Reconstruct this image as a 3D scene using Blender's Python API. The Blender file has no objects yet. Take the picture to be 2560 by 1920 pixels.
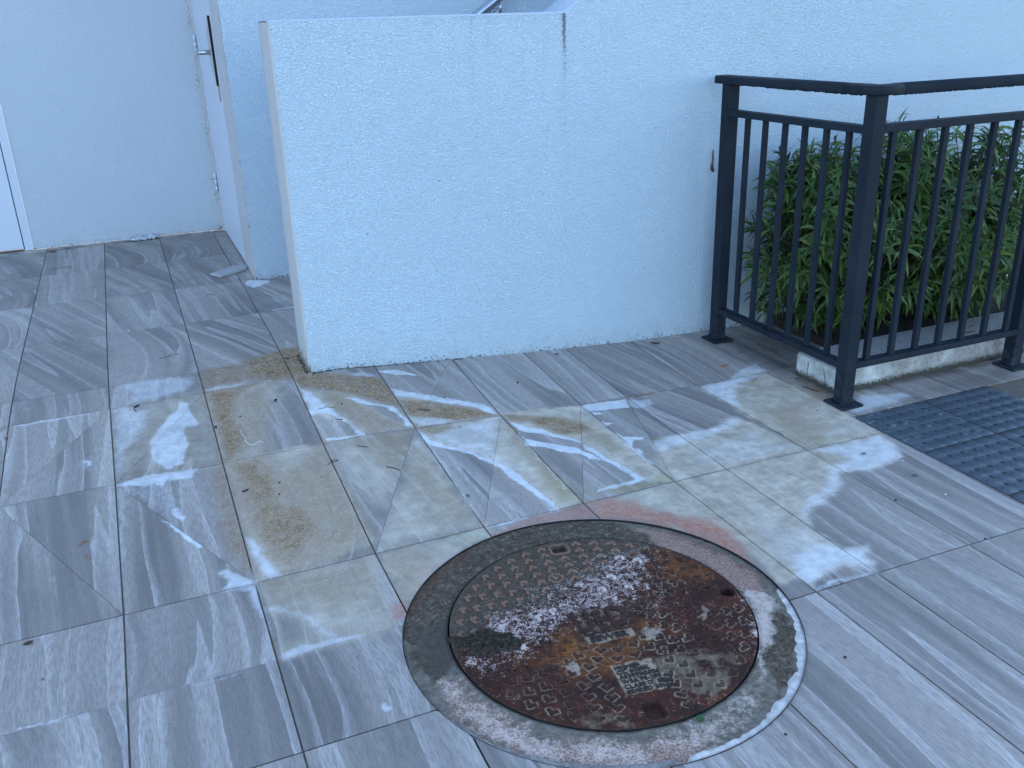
import bpy, bmesh, math, random
import numpy as np
from mathutils import Vector, Matrix, noise as mnoise

# ------------------------------------------------------------------ scene, camera, sky, sun, exposure
scn = bpy.context.scene
COL = scn.collection
random.seed(7)
PI = math.pi

cam_data = bpy.data.cameras.new('camera')
cam_data.sensor_width = 36.0
cam_data.lens = 31.86
cam_data.clip_start = 0.05
cam_data.clip_end = 400
cam = bpy.data.objects.new('camera', cam_data)
COL.objects.link(cam)
H = 1.2455
pt, ro, ya = math.radians(21.85), math.radians(-1.87), math.radians(22.348)
fw = Vector((0, math.cos(pt), -math.sin(pt))); rt = Vector((1, 0, 0)); up = Vector((0, math.sin(pt), math.cos(pt)))
r2 = math.cos(ro)*rt + math.sin(ro)*up
u2 = -math.sin(ro)*rt + math.cos(ro)*up
Rz = Matrix.Rotation(-ya, 3, 'Z')
r2, u2, fw = Rz @ r2, Rz @ u2, Rz @ fw
cam.matrix_world = Matrix(((r2.x, u2.x, -fw.x, 0), (r2.y, u2.y, -fw.y, 0), (r2.z, u2.z, -fw.z, H), (0, 0, 0, 1)))
scn.camera = cam

SUN_EL, SUN_AZ = math.radians(34), math.radians(14)      # azimuth clockwise from +Y: the sun stands behind the building, the court is in open shade
world = bpy.data.worlds.new('World')
scn.world = world
world.use_nodes = True
wn = world.node_tree.nodes
sky = wn.new('ShaderNodeTexSky')
sky.sky_type = 'NISHITA'
sky.sun_disc = False
sky.sun_elevation = SUN_EL
sky.sun_rotation = SUN_AZ
sky.air_density = 1.0
sky.dust_density = 0.6
sky.ozone_density = 1.6
world.node_tree.links.new(sky.outputs[0], wn['Background'].inputs[0])
wn['Background'].inputs[1].default_value = 0.15

sun_d = bpy.data.lights.new('sun', 'SUN')
sun_d.energy = 2.5
sun_d.angle = math.radians(0.53)
sun_d.color = (1.0, 0.95, 0.88)
sun = bpy.data.objects.new('sun', sun_d)
COL.objects.link(sun)
sd = Vector((math.sin(SUN_AZ)*math.cos(SUN_EL), math.cos(SUN_AZ)*math.cos(SUN_EL), math.sin(SUN_EL)))
sun.rotation_euler = sd.to_track_quat('Z', 'Y').to_euler()

scn.view_settings.view_transform = 'Standard'
scn.view_settings.look = 'None'
scn.view_settings.exposure = 2.05
scn.view_settings.gamma = 1.0
scn.view_settings.use_curve_mapping = False
scn.render.engine = 'CYCLES'
scn.cycles.max_bounces = 6
scn.cycles.diffuse_bounces = 4

# ------------------------------------------------------------------ the fall of the paving (metres, X along the wall, Y away from the viewer)
XS = np.array([-60, .6, .73, 1.03, 1.33, 1.8, 2.1, 2.4, 60])
YS = np.array([-60, 2.005, 2.614, 3.095, 3.278, 3.6, 60])
ZT = np.array([[-.021, -.023, -.023, -.025, -.027, -.028, -.03, -.032, -.032],
    [-.021, -.023, -.023, -.025, -.027, -.03, -.033, -.033, -.033],
    [.032, .03, .02, .004, -.013, -.03, -.032, -.032, -.032],
    [.086, .083, .07, .045, .02, -.01, -.02, -.03, -.03],
    [.097, .097, .085, .055, .03, 0, -.01, -.02, -.02],
    [.108, .108, .1, .07, .04, .0, -.0, -.01, -.01],
    [.112, .112, .112, .112, .112, .1, .1, .1, .1]])

def gza(x, y):
    x = np.clip(x, -59.9, 59.9); y = np.clip(y, -59.9, 59.9)
    i = np.clip(np.searchsorted(XS, x)-1, 0, len(XS)-2); j = np.clip(np.searchsorted(YS, y)-1, 0, len(YS)-2)
    u = (x-XS[i])/(XS[i+1]-XS[i]); v = (y-YS[j])/(YS[j+1]-YS[j])
    return (1-v)*((1-u)*ZT[j, i]+u*ZT[j, i+1])+v*((1-u)*ZT[j+1, i]+u*ZT[j+1, i+1])
def gz(x, y):
    return float(gza(np.array([x], float), np.array([y], float))[0])

# rows at the back keep the level plateau
def vnoise(x, y, s=1.0, seed=0):
    """value noise, numpy, about -1..1"""
    x = np.asarray(x)*s; y = np.asarray(y)*s
    xi = np.floor(x).astype(np.int64); yi = np.floor(y).astype(np.int64)
    fx = x-xi; fy = y-yi
    fx = fx*fx*(3-2*fx); fy = fy*fy*(3-2*fy)
    def h(a, b):
        n = (a*374761393 + b*668265263 + seed*2147483647) & 0xffffffff
        n = ((n ^ (n >> 13))*1274126177) & 0xffffffff
        n = n ^ (n >> 16)
        return (n & 0xffff)/32767.5-1
    return (h(xi, yi)*(1-fx)+h(xi+1, yi)*fx)*(1-fy)+(h(xi, yi+1)*(1-fx)+h(xi+1, yi+1)*fx)*fy

def poly_sd(x, y, P):
    P = np.array(P); d2 = np.full(x.shape, 1e9); ins = np.zeros(x.shape, bool)
    n = len(P)
    for k in range(n):
        ax, ay = P[k]; bx, by = P[(k+1) % n]
        ex, ey = bx-ax, by-ay
        L = ex*ex+ey*ey+1e-12
        t = np.clip(((x-ax)*ex+(y-ay)*ey)/L, 0, 1)
        d2 = np.minimum(d2, (x-ax-t*ex)**2+(y-ay-t*ey)**2)
        c = ((ay > y) != (by > y))
        if abs(by-ay) > 1e-9:
            ins ^= c & (x < (bx-ax)*(y-ay)/(by-ay)+ax)
    d = np.sqrt(d2)
    return np.where(ins, -d, d)

# outlines of the marks left by water on the paving: kind, strength, softness (m), outline (m)
# W lime bloom, F pale film, B ochre silt, R rust, G algae, D grime, O orange streak, N wiped clean
STAINS=[
('W',0.5,0.06,[(-0.15,3.266),(-0.065,3.296),(0.02,3.285),(0.091,3.245),(0.107,3.201),(0.076,3.14),(-0.015,3.115),(-0.086,3.104),(-0.144,3.115),(-0.109,3.184)]),
('W',0.3,0.06,[(-0.177,3.191),(-0.156,3.261),(-0.06,3.28),(-0.069,3.124),(-0.179,3.096)]),
('W',0.68,0.02,[(0.044,3.065),(0.069,3.042),(0.068,2.955),(0.079,2.88),(0.054,2.867),(0.037,2.879),(0.034,2.818),(0.039,2.762),(0.019,2.716),(0.023,2.653),(-0.011,2.657),(-0.022,2.632),(-0.043,2.649),(-0.06,2.702),(-0.086,2.758),(-0.066,2.836),(-0.047,2.895),(-0.029,2.923),(0.02,3.011)]),
('W',0.5,0.06,[(-0.179,3.09),(-0.103,3.091),(-0.053,3.04),(-0.088,2.889),(-0.137,2.8),(-0.163,2.649),(-0.181,2.656)]),
('F',0.45,0.1,[(-0.179,3.09),(0.125,3.112),(0.124,2.618),(-0.181,2.638)]),
('W',0.75,0.02,[(-0.177,2.617),(-0.073,2.626),(0.048,2.611),(0.035,2.563),(0.004,2.559),(-0.038,2.582),(-0.052,2.542),(-0.072,2.567),(-0.11,2.566),(-0.172,2.609)]),
('W',0.35,0.04,[(-0.172,2.604),(-0.038,2.582),(-0.02,2.463),(-0.046,2.348)]),
('W',0.85,0.012,[(-0.04,2.413),(-0.024,2.416),(-0.014,2.355),(-0.023,2.339),(-0.036,2.37)]),
('W',0.9,0.01,[(-0.069,2.376),(-0.037,2.33),(-0.006,2.274),(0.017,2.207),(0.006,2.201),(-0.018,2.259),(-0.039,2.306)]),
('W',0.75,0.02,[(0.043,2.09),(0.062,2.091),(0.102,2.032),(0.127,2.009),(0.088,2),(0.037,2.009),(0.059,2.033)]),
('W',0.6,0.03,[(0.023,2.009),(0.126,2.003),(0.127,1.914),(0.129,1.757),(0.116,1.783),(0.106,1.915),(0.101,1.975),(0.045,1.996)]),
('W',0.75,0.04,[(0.129,2.198),(0.151,2.189),(0.165,2.091),(0.189,2.003),(0.155,2.005),(0.137,2.068),(0.132,2.159)]),
('B',0.55,0.06,[(0.086,2.589),(0.128,2.608),(0.131,2.455),(0.131,2.197),(0.131,2.036),(0.103,2.04),(0.081,2.162),(0.08,2.357)]),
('F',0.8,0.03,[(0.129,2.632),(0.431,2.617),(0.445,2.047),(0.128,2.011)]),
('B',0.75,0.12,[(0.13,2.62),(0.24,2.612),(0.274,2.499),(0.258,2.347),(0.334,2.283),(0.323,2.136),(0.27,2.083),(0.216,2.018),(0.179,2.085),(0.153,2.207),(0.141,2.374)]),
('B',0.5,0.1,[(0.194,2.432),(0.429,2.605),(0.436,2.108),(0.322,2.013),(0.19,2.017),(0.175,2.176)]),
('F',0.75,0.04,[(0.132,2.009),(0.429,1.992),(0.385,1.675),(0.302,1.672),(0.132,1.684)]),
('B',0.4,0.12,[(0.137,2.009),(0.424,1.99),(0.367,1.817),(0.279,1.807),(0.182,1.905)]),
('W',0.75,0.03,[(0.132,1.684),(0.19,1.686),(0.303,1.679),(0.307,1.692),(0.23,1.709),(0.168,1.708),(0.136,1.697)]),
('W',0.55,0.04,[(0.13,1.887),(0.176,1.873),(0.217,1.82),(0.264,1.701),(0.23,1.709),(0.211,1.79),(0.168,1.852),(0.132,1.86)]),
('N',0.8,0.05,[(0.133,1.851),(0.178,1.834),(0.209,1.758),(0.214,1.717),(0.16,1.712),(0.132,1.748)]),
('B',1,0.05,[(0.283,3.309),(0.432,3.38),(0.51,3.383),(0.492,3.105),(0.43,3.101),(0.325,3.108),(0.29,3.191)]),
('B',0.6,0.04,[(0.127,3.285),(0.283,3.306),(0.306,3.139),(0.126,3.119)]),
('W',0.55,0.03,[(0.128,3.125),(0.251,3.124),(0.284,3.148),(0.243,3.106),(0.128,3.104)]),
('B',1,0.08,[(0.128,3.099),(0.289,3.104),(0.233,3.042),(0.197,2.868),(0.225,2.765),(0.19,2.669),(0.137,2.618),(0.125,2.623)]),
('F',0.6,0.1,[(0.128,3.099),(0.419,3.105),(0.341,2.935),(0.244,2.627),(0.127,2.617)]),
('B',0.45,0.1,[(0.223,3.046),(0.317,3.062),(0.309,2.884),(0.247,2.646),(0.154,2.632)]),
('B',1,0.035,[(0.432,3.101),(0.501,3.112),(0.607,3.059),(0.714,3.013),(0.723,2.975),(0.728,2.841),(0.727,2.774),(0.712,2.762),(0.685,2.8),(0.651,2.854),(0.602,2.885),(0.559,2.927),(0.507,2.965),(0.44,3.009)]),
('F',0.7,0.05,[(0.437,2.993),(0.559,2.927),(0.712,2.762),(0.729,2.624),(0.437,2.626)]),
('B',0.5,0.06,[(0.505,2.957),(0.576,2.904),(0.638,2.739),(0.698,2.631),(0.58,2.62),(0.541,2.732),(0.51,2.847)]),
('N',1,0.02,[(0.436,2.797),(0.468,2.761),(0.511,2.729),(0.533,2.701),(0.543,2.642),(0.515,2.631),(0.44,2.639),(0.434,2.722)]),
('N',1,0.015,[(0.621,2.813),(0.654,2.798),(0.687,2.766),(0.705,2.727),(0.712,2.639),(0.675,2.675),(0.642,2.754)]),
('W',0.9,0.03,[(0.437,2.993),(0.458,2.967),(0.471,2.92),(0.496,2.836),(0.518,2.757),(0.535,2.696),(0.559,2.635),(0.568,2.617),(0.544,2.619),(0.539,2.643),(0.534,2.705),(0.513,2.736),(0.491,2.783),(0.451,2.814),(0.433,2.798),(0.429,2.847)]),
('W',0.9,0.01,[(0.44,2.639),(0.487,2.631),(0.535,2.627),(0.564,2.641),(0.571,2.616),(0.512,2.618),(0.441,2.625)]),
('W',0.95,0.014,[(0.566,2.891),(0.615,2.849),(0.657,2.807),(0.691,2.783),(0.712,2.762),(0.713,2.705),(0.726,2.632),(0.705,2.628),(0.702,2.723),(0.686,2.765),(0.647,2.799),(0.621,2.815),(0.595,2.829)]),
('W',0.5,0.02,[(0.606,3.07),(0.672,3.063),(0.712,3.033),(0.714,3.013),(0.641,3.036)]),
('W',0.95,0.008,[(0.724,3.063),(0.794,3.063),(0.823,3.037),(0.875,2.991),(0.833,3.004),(0.782,3.025),(0.743,3.043)]),
('W',0.85,0.02,[(0.734,2.914),(0.775,2.881),(0.832,2.836),(0.887,2.799),(0.951,2.755),(1.004,2.714),(1.024,2.673),(1.027,2.626),(1.003,2.65),(0.978,2.687),(0.907,2.742),(0.843,2.785),(0.778,2.828),(0.739,2.852)]),
('F',0.75,0.02,[(0.734,2.874),(0.848,2.801),(0.976,2.713),(1.03,2.62),(0.729,2.622)]),
('B',0.85,0.04,[(0.734,2.823),(0.842,2.781),(0.967,2.69),(1.028,2.625),(1.008,2.615),(0.867,2.633),(0.731,2.631),(0.729,2.757)]),
('W',0.6,0.03,[(0.73,2.709),(0.838,2.658),(0.872,2.624),(0.823,2.615),(0.735,2.63)]),
('F',1,0.015,[(0.73,2.614),(1.029,2.617),(1.027,2.613)]),
('F',1,0.02,[(0.731,2.61),(1.025,2.61),(1.033,2.01),(0.945,2.009),(0.955,2.063),(0.94,2.145),(0.912,2.257),(0.885,2.324),(0.861,2.378),(0.816,2.435),(0.74,2.491)]),
('W',0.95,0.012,[(0.726,2.605),(0.743,2.55),(0.777,2.484),(0.834,2.423),(0.861,2.378),(0.887,2.329),(0.914,2.262),(0.94,2.145),(0.956,2.043),(0.954,1.995),(0.924,2.009),(0.945,2.019),(0.916,2.14),(0.888,2.278),(0.871,2.318),(0.842,2.385),(0.79,2.441),(0.74,2.489),(0.729,2.543)]),
('W',0.55,0.08,[(0.743,2.55),(0.864,2.599),(1.01,2.604),(0.92,2.356),(0.956,2.229),(0.912,2.257),(0.861,2.378),(0.775,2.479)]),
('B',0.75,0.05,[(0.742,2.618),(0.848,2.604),(0.914,2.543),(0.945,2.443),(0.927,2.401),(0.88,2.454),(0.794,2.533),(0.742,2.581)]),
('B',0.35,0.05,[(1.027,2.585),(1.039,2.499),(1.035,2.22),(1.025,2.053),(0.974,2.036),(0.984,2.218),(0.994,2.45)]),
('G',0.7,0.06,[(1.003,2.21),(1.027,2.146),(1.033,2.01),(0.987,2.02),(0.98,2.093)]),
('W',0.7,0.008,[(0.738,2.486),(0.735,2.004),(0.732,2.005),(0.733,2.488)]),
('W',0.6,0.008,[(0.735,2.004),(0.805,2.005),(0.924,2.009),(0.962,2.012),(0.8,1.992),(0.732,1.995)]),
('F',0.65,0.1,[(0.43,2.61),(0.725,2.618),(0.607,2.359),(0.493,2.214),(0.467,2.337)]),
('F',0.8,0.07,[(0.671,2.501),(0.719,2.546),(0.733,2.009),(0.525,2.03),(0.441,2.01),(0.524,2.183),(0.602,2.311)]),
('B',0.45,0.07,[(0.534,2.595),(0.702,2.599),(0.597,2.363),(0.557,2.421),(0.546,2.556)]),
('B',0.3,0.1,[(0.668,2.49),(0.701,2.457),(0.723,2.048),(0.646,2.107),(0.616,2.306)]),
('B',0.4,0.05,[(0.431,2.604),(0.444,2.532),(0.445,2.327),(0.45,2.094),(0.434,2.1),(0.425,2.326)]),
('G',0.4,0.05,[(0.609,2.002),(0.738,1.997),(0.707,1.955),(0.664,1.957)]),
('W',0.35,0.08,[(0.712,2.596),(0.732,2.518),(0.724,2.394),(0.698,2.481)]),
('F',0.85,0.04,[(0.434,2),(0.734,1.999),(0.727,1.959),(0.627,1.92),(0.536,1.853),(0.46,1.764),(0.431,1.779)]),
('R',0.35,0.08,[(0.499,1.888),(0.575,1.902),(0.503,1.82),(0.458,1.772)]),
('B',0.35,0.1,[(0.445,1.991),(0.556,1.982),(0.517,1.862),(0.435,1.791)]),
('F',1,0.015,[(1.033,2.628),(1.318,2.609),(1.331,2.008),(1.254,2.032),(1.253,2.094),(1.238,2.16),(1.215,2.255),(1.199,2.351),(1.158,2.409),(1.046,2.505)]),
('N',1,0.01,[(1.04,2.487),(1.1,2.443),(1.152,2.39),(1.195,2.34),(1.187,2.274),(1.169,2.315),(1.117,2.364),(1.069,2.41),(1.039,2.432)]),
('B',1,0.04,[(1.039,2.618),(1.105,2.596),(1.172,2.564),(1.234,2.524),(1.264,2.485),(1.281,2.424),(1.225,2.401),(1.165,2.415),(1.135,2.469),(1.102,2.543),(1.04,2.564)]),
('B',0.4,0.06,[(1.264,2.494),(1.297,2.409),(1.296,2.262),(1.29,2.184),(1.261,2.268),(1.209,2.355)]),
('W',0.95,0.012,[(1.038,2.564),(1.078,2.516),(1.117,2.48),(1.158,2.409),(1.201,2.35),(1.191,2.336),(1.15,2.393),(1.101,2.445),(1.039,2.493)]),
('W',0.95,0.008,[(1.041,2.485),(1.035,2.428),(1.068,2.407),(1.114,2.358),(1.166,2.308),(1.183,2.268),(1.197,2.223),(1.196,2.206),(1.166,2.235),(1.157,2.269),(1.111,2.304),(1.077,2.345),(1.033,2.385),(1.03,2.391),(1.02,2.089),(1.017,2.091),(1.032,2.472)]),
('W',0.95,0.012,[(1.196,2.337),(1.215,2.255),(1.238,2.16),(1.255,2.104),(1.267,2.055),(1.22,2.044),(1.155,2.044),(1.092,2.045),(1.108,2.055),(1.174,2.058),(1.24,2.063),(1.235,2.101),(1.211,2.179),(1.198,2.238),(1.188,2.306)]),
('B',0.35,0.04,[(1.22,2.044),(1.326,2.006),(1.205,2.005),(1.115,2.036)]),
('G',0.7,0.05,[(1.08,2.104),(1.063,2.064),(1.081,2.051),(1.276,2.033),(1.33,2.059),(1.329,2.016),(1.158,2.017),(1.043,2.067)]),
('G',0.5,0.04,[(1.014,2.187),(1.023,2.075),(0.986,2.091),(0.989,2.156)]),
('W',0.9,0.012,[(1.322,2.6),(1.504,2.599),(1.478,2.527),(1.411,2.542),(1.381,2.542),(1.334,2.549)]),
('F',0.7,0.012,[(1.326,2.607),(1.505,2.601),(1.49,2.564),(1.346,2.581)]),
('W',0.9,0.006,[(1.333,2.544),(1.377,2.518),(1.335,2.519)]),
('W',0.85,0.006,[(1.321,2.469),(1.341,2.445),(1.37,2.425),(1.33,2.425)]),
('W',0.95,0.01,[(1.33,2.396),(1.336,2.333),(1.409,2.292),(1.394,2.28),(1.358,2.287),(1.336,2.262),(1.348,2.21),(1.337,2.21),(1.336,2.116),(1.324,2.138),(1.324,2.209),(1.323,2.31)]),
('F',0.7,0.03,[(1.445,2.284),(1.328,2.009),(1.332,2.15),(1.339,2.124)]),
('W',0.55,0.02,[(1.512,2.598),(1.537,2.572),(1.584,2.569),(1.575,2.518),(1.52,2.5),(1.502,2.512),(1.51,2.482),(1.483,2.538)]),
('F',0.9,0.025,[(1.407,2.248),(1.442,2.272),(1.54,2.264),(1.623,2.264),(1.688,2.287),(1.492,2.007),(1.331,2.008),(1.371,2.125)]),
('F',0.95,0.03,[(1.409,2.26),(1.513,2.274),(1.642,2.261),(1.737,2.312),(1.781,2.302),(1.816,2.014),(1.517,2.003),(1.33,2.006),(1.354,2.096)]),
('W',0.6,0.06,[(1.409,2.26),(1.515,2.278),(1.645,2.265),(1.739,2.315),(1.781,2.302),(1.738,2.254),(1.62,2.217),(1.499,2.203),(1.406,2.18),(1.39,2.203)]),
('W',0.4,0.1,[(1.491,2.191),(1.728,2.185),(1.815,2.022),(1.6,2.012),(1.44,2.056)]),
('F',1,0.012,[(1.813,2.6),(2.118,2.611),(2.135,2.163),(2.113,2.005),(1.821,2.013),(1.808,2.339)]),
('W',0.75,0.05,[(1.814,2.595),(1.949,2.61),(2.049,2.616),(2.091,2.595),(1.972,2.563),(1.902,2.505),(1.83,2.369),(1.821,2.394)]),
('W',0.65,0.02,[(1.949,2.61),(2.058,2.681),(2.142,2.688),(2.138,2.625),(2.049,2.616)]),
('W',0.3,0.06,[(2.114,2.18),(2.119,2.016),(2.075,2.011),(1.89,2.073),(1.921,2.13),(2.017,2.121)]),
('B',0.4,0.08,[(1.888,2.34),(2.041,2.307),(1.972,2.18),(2.005,2.127),(1.905,2.031),(1.837,2.029),(1.837,2.152)]),
('F',0.95,0.025,[(1.034,1.995),(1.329,2.004),(1.816,2.009),(2.108,2),(2.072,1.882),(2.05,1.844),(1.963,1.822),(1.872,1.82),(1.803,1.849),(1.758,1.786),(1.702,1.743),(1.601,1.712),(1.55,1.685),(1.519,1.632),(1.515,1.508),(1.588,1.496),(1.559,1.471),(1.516,1.398),(1.465,1.452),(1.403,1.441),(1.352,1.426),(1.336,1.4),(1.279,1.45),(1.29,1.545),(1.298,1.696),(1.208,1.861),(1.046,1.925)]),
('W',0.66,0.06,[(1.828,1.999),(2.105,1.996),(2.075,1.881),(2.048,1.841),(1.963,1.822),(1.87,1.818),(1.803,1.849),(1.758,1.786),(1.702,1.743),(1.601,1.712),(1.55,1.685),(1.518,1.627),(1.515,1.508),(1.502,1.509),(1.515,1.652),(1.557,1.72),(1.63,1.764),(1.709,1.795),(1.796,1.886),(1.892,1.903)]),
('W',0.72,0.06,[(1.374,1.537),(1.491,1.558),(1.518,1.512),(1.592,1.499),(1.557,1.472),(1.518,1.397),(1.466,1.454),(1.404,1.443),(1.352,1.426),(1.326,1.409),(1.322,1.45)]),
('W',0.4,0.1,[(1.36,1.69),(1.512,1.666),(1.501,1.531),(1.354,1.474),(1.32,1.511)]),
('W',0.6,0.02,[(1.277,1.395),(1.399,1.414),(1.516,1.398),(1.495,1.393),(1.384,1.397)]),
('B',0.3,0.08,[(1.335,1.702),(1.449,1.648),(1.423,1.557),(1.338,1.609)]),
('N',1,0.02,[(1.281,1.449),(1.323,1.451),(1.332,1.424),(1.331,1.397),(1.25,1.398),(1.25,1.426)]),
('R',1,0.05,[(1.041,2.003),(1.113,1.998),(1.17,1.944),(1.178,1.9),(1.212,1.846),(1.292,1.783),(1.304,1.705),(1.295,1.629),(1.265,1.537),(1.256,1.461),(1.245,1.486),(1.238,1.612),(1.199,1.743),(1.132,1.846),(1.028,1.915)]),
('R',0.7,0.03,[(0.729,1.963),(0.851,1.993),(1.032,2.003),(1.039,1.924),(0.972,1.926),(0.885,1.957),(0.731,1.943)]),
('W',0.7,0.06,[(2.214,2.249),(2.284,2.274),(2.427,2.224),(2.433,2.183),(2.308,2.172),(2.147,2.168),(2.151,2.194)]),
('F',0.7,0.05,[(1.982,2.622),(2.125,2.705),(2.144,2.611),(2.145,2.441),(2.146,2.284),(2.138,2.201),(2.138,2.158),(2.127,2.386),(2.124,2.603)]),
('D',0.9,0.06,[(2.197,2.932),(2.322,2.918),(2.34,2.768),(2.285,2.7),(2.14,2.716),(2.15,2.856)]),
('D',0.7,0.08,[(2.201,3.053),(2.415,2.96),(2.405,2.756),(2.218,2.537),(2.163,2.635),(2.13,2.828)]),
('D',0.8,0.05,[(2.32,2.351),(2.752,2.33),(3.013,2.322),(2.96,2.276),(2.693,2.274),(2.427,2.295),(2.28,2.3)]),
('D',0.55,0.15,[(2.427,2.295),(3.065,2.257),(2.778,2.021),(2.75,2.15),(2.436,2.162)]),
('D',1,0.025,[(2.223,2.552),(2.215,2.333),(2.182,2.281),(2.173,2.394),(2.178,2.506)]),
('D',0.9,0.02,[(2.132,2.306),(2.201,2.317),(2.255,2.243),(2.222,2.201),(2.124,2.193)]),
('B',0.5,0.04,[(2.233,2.565),(2.201,2.348),(2.178,2.298),(2.118,2.313),(2.164,2.464)]),
('O',1,0.006,[(1.992,2.728),(2.05,2.751),(2.047,2.741),(2.011,2.72)]),
('O',1,0.006,[(2.005,2.544),(2.064,2.582),(2.048,2.564),(2.005,2.537)]),
('O',1,0.006,[(2.093,2.48),(2.098,2.449),(2.094,2.427),(2.093,2.459)]),
('O',1,0.006,[(1.986,2.595),(1.971,2.564),(1.967,2.563)]),
('O',0.9,0.01,[(2.002,3.08),(2.037,3.067),(2.033,3.054),(2.004,3.058)]),
('W',0.95,0.012,[(0.443,4.443),(0.471,4.472),(0.498,4.442),(0.552,4.412),(0.554,4.381),(0.515,4.345),(0.471,4.326),(0.44,4.372)]),
('W',0.7,0.02,[(0.478,3.905),(0.535,3.91),(0.586,3.913),(0.581,3.885),(0.517,3.895),(0.486,3.877)]),
('W',0.9,0.008,[(0.119,4.198),(0.128,4.156),(0.119,4.124),(0.121,4.086),(0.116,4.125)]),
('W',0.3,0.02,[(-0.295,2.78),(-0.233,2.817),(-0.244,2.701),(-0.276,2.733)]),
('W',0.9,0.01,[(-0.276,2.788),(-0.243,2.772),(-0.253,2.748)]),
('W',0.6,0.008,[(-0.489,3.088),(-0.411,3.095),(-0.341,3.091),(-0.181,3.085),(-0.341,3.076),(-0.41,3.08)]),
('W',0.8,0.008,[(-0.414,1.69),(-0.354,1.691),(-0.277,1.688),(-0.308,1.684),(-0.354,1.685),(-0.414,1.687)]),
('W',0.5,0.006,[(-0.122,1.676),(-0.043,1.682),(0.037,1.676),(0.121,1.68),(0.036,1.671),(-0.044,1.675)]),
('W',0.4,0.03,[(-0.178,2.595),(-0.152,2.584),(-0.164,2.265),(-0.184,2.086),(-0.183,2.273)]),
('W',0.8,0.01,[(0.287,1.451),(0.301,1.448),(0.298,1.43),(0.286,1.43)]),
('W',0.3,0.05,[(-0.497,3.051),(-0.473,2.965),(-0.448,2.841),(-0.453,2.747),(-0.489,2.761)]),
('R',0.8,0.03,[(0.403,1.768),(0.438,1.787),(0.437,1.743),(0.413,1.704),(0.384,1.718)]),
('D',0.25,0.2,[(-0.197,6.039),(0.529,6.002),(0.459,4.743),(0.091,4.388),(-0.185,4.54)]),
]
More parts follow.
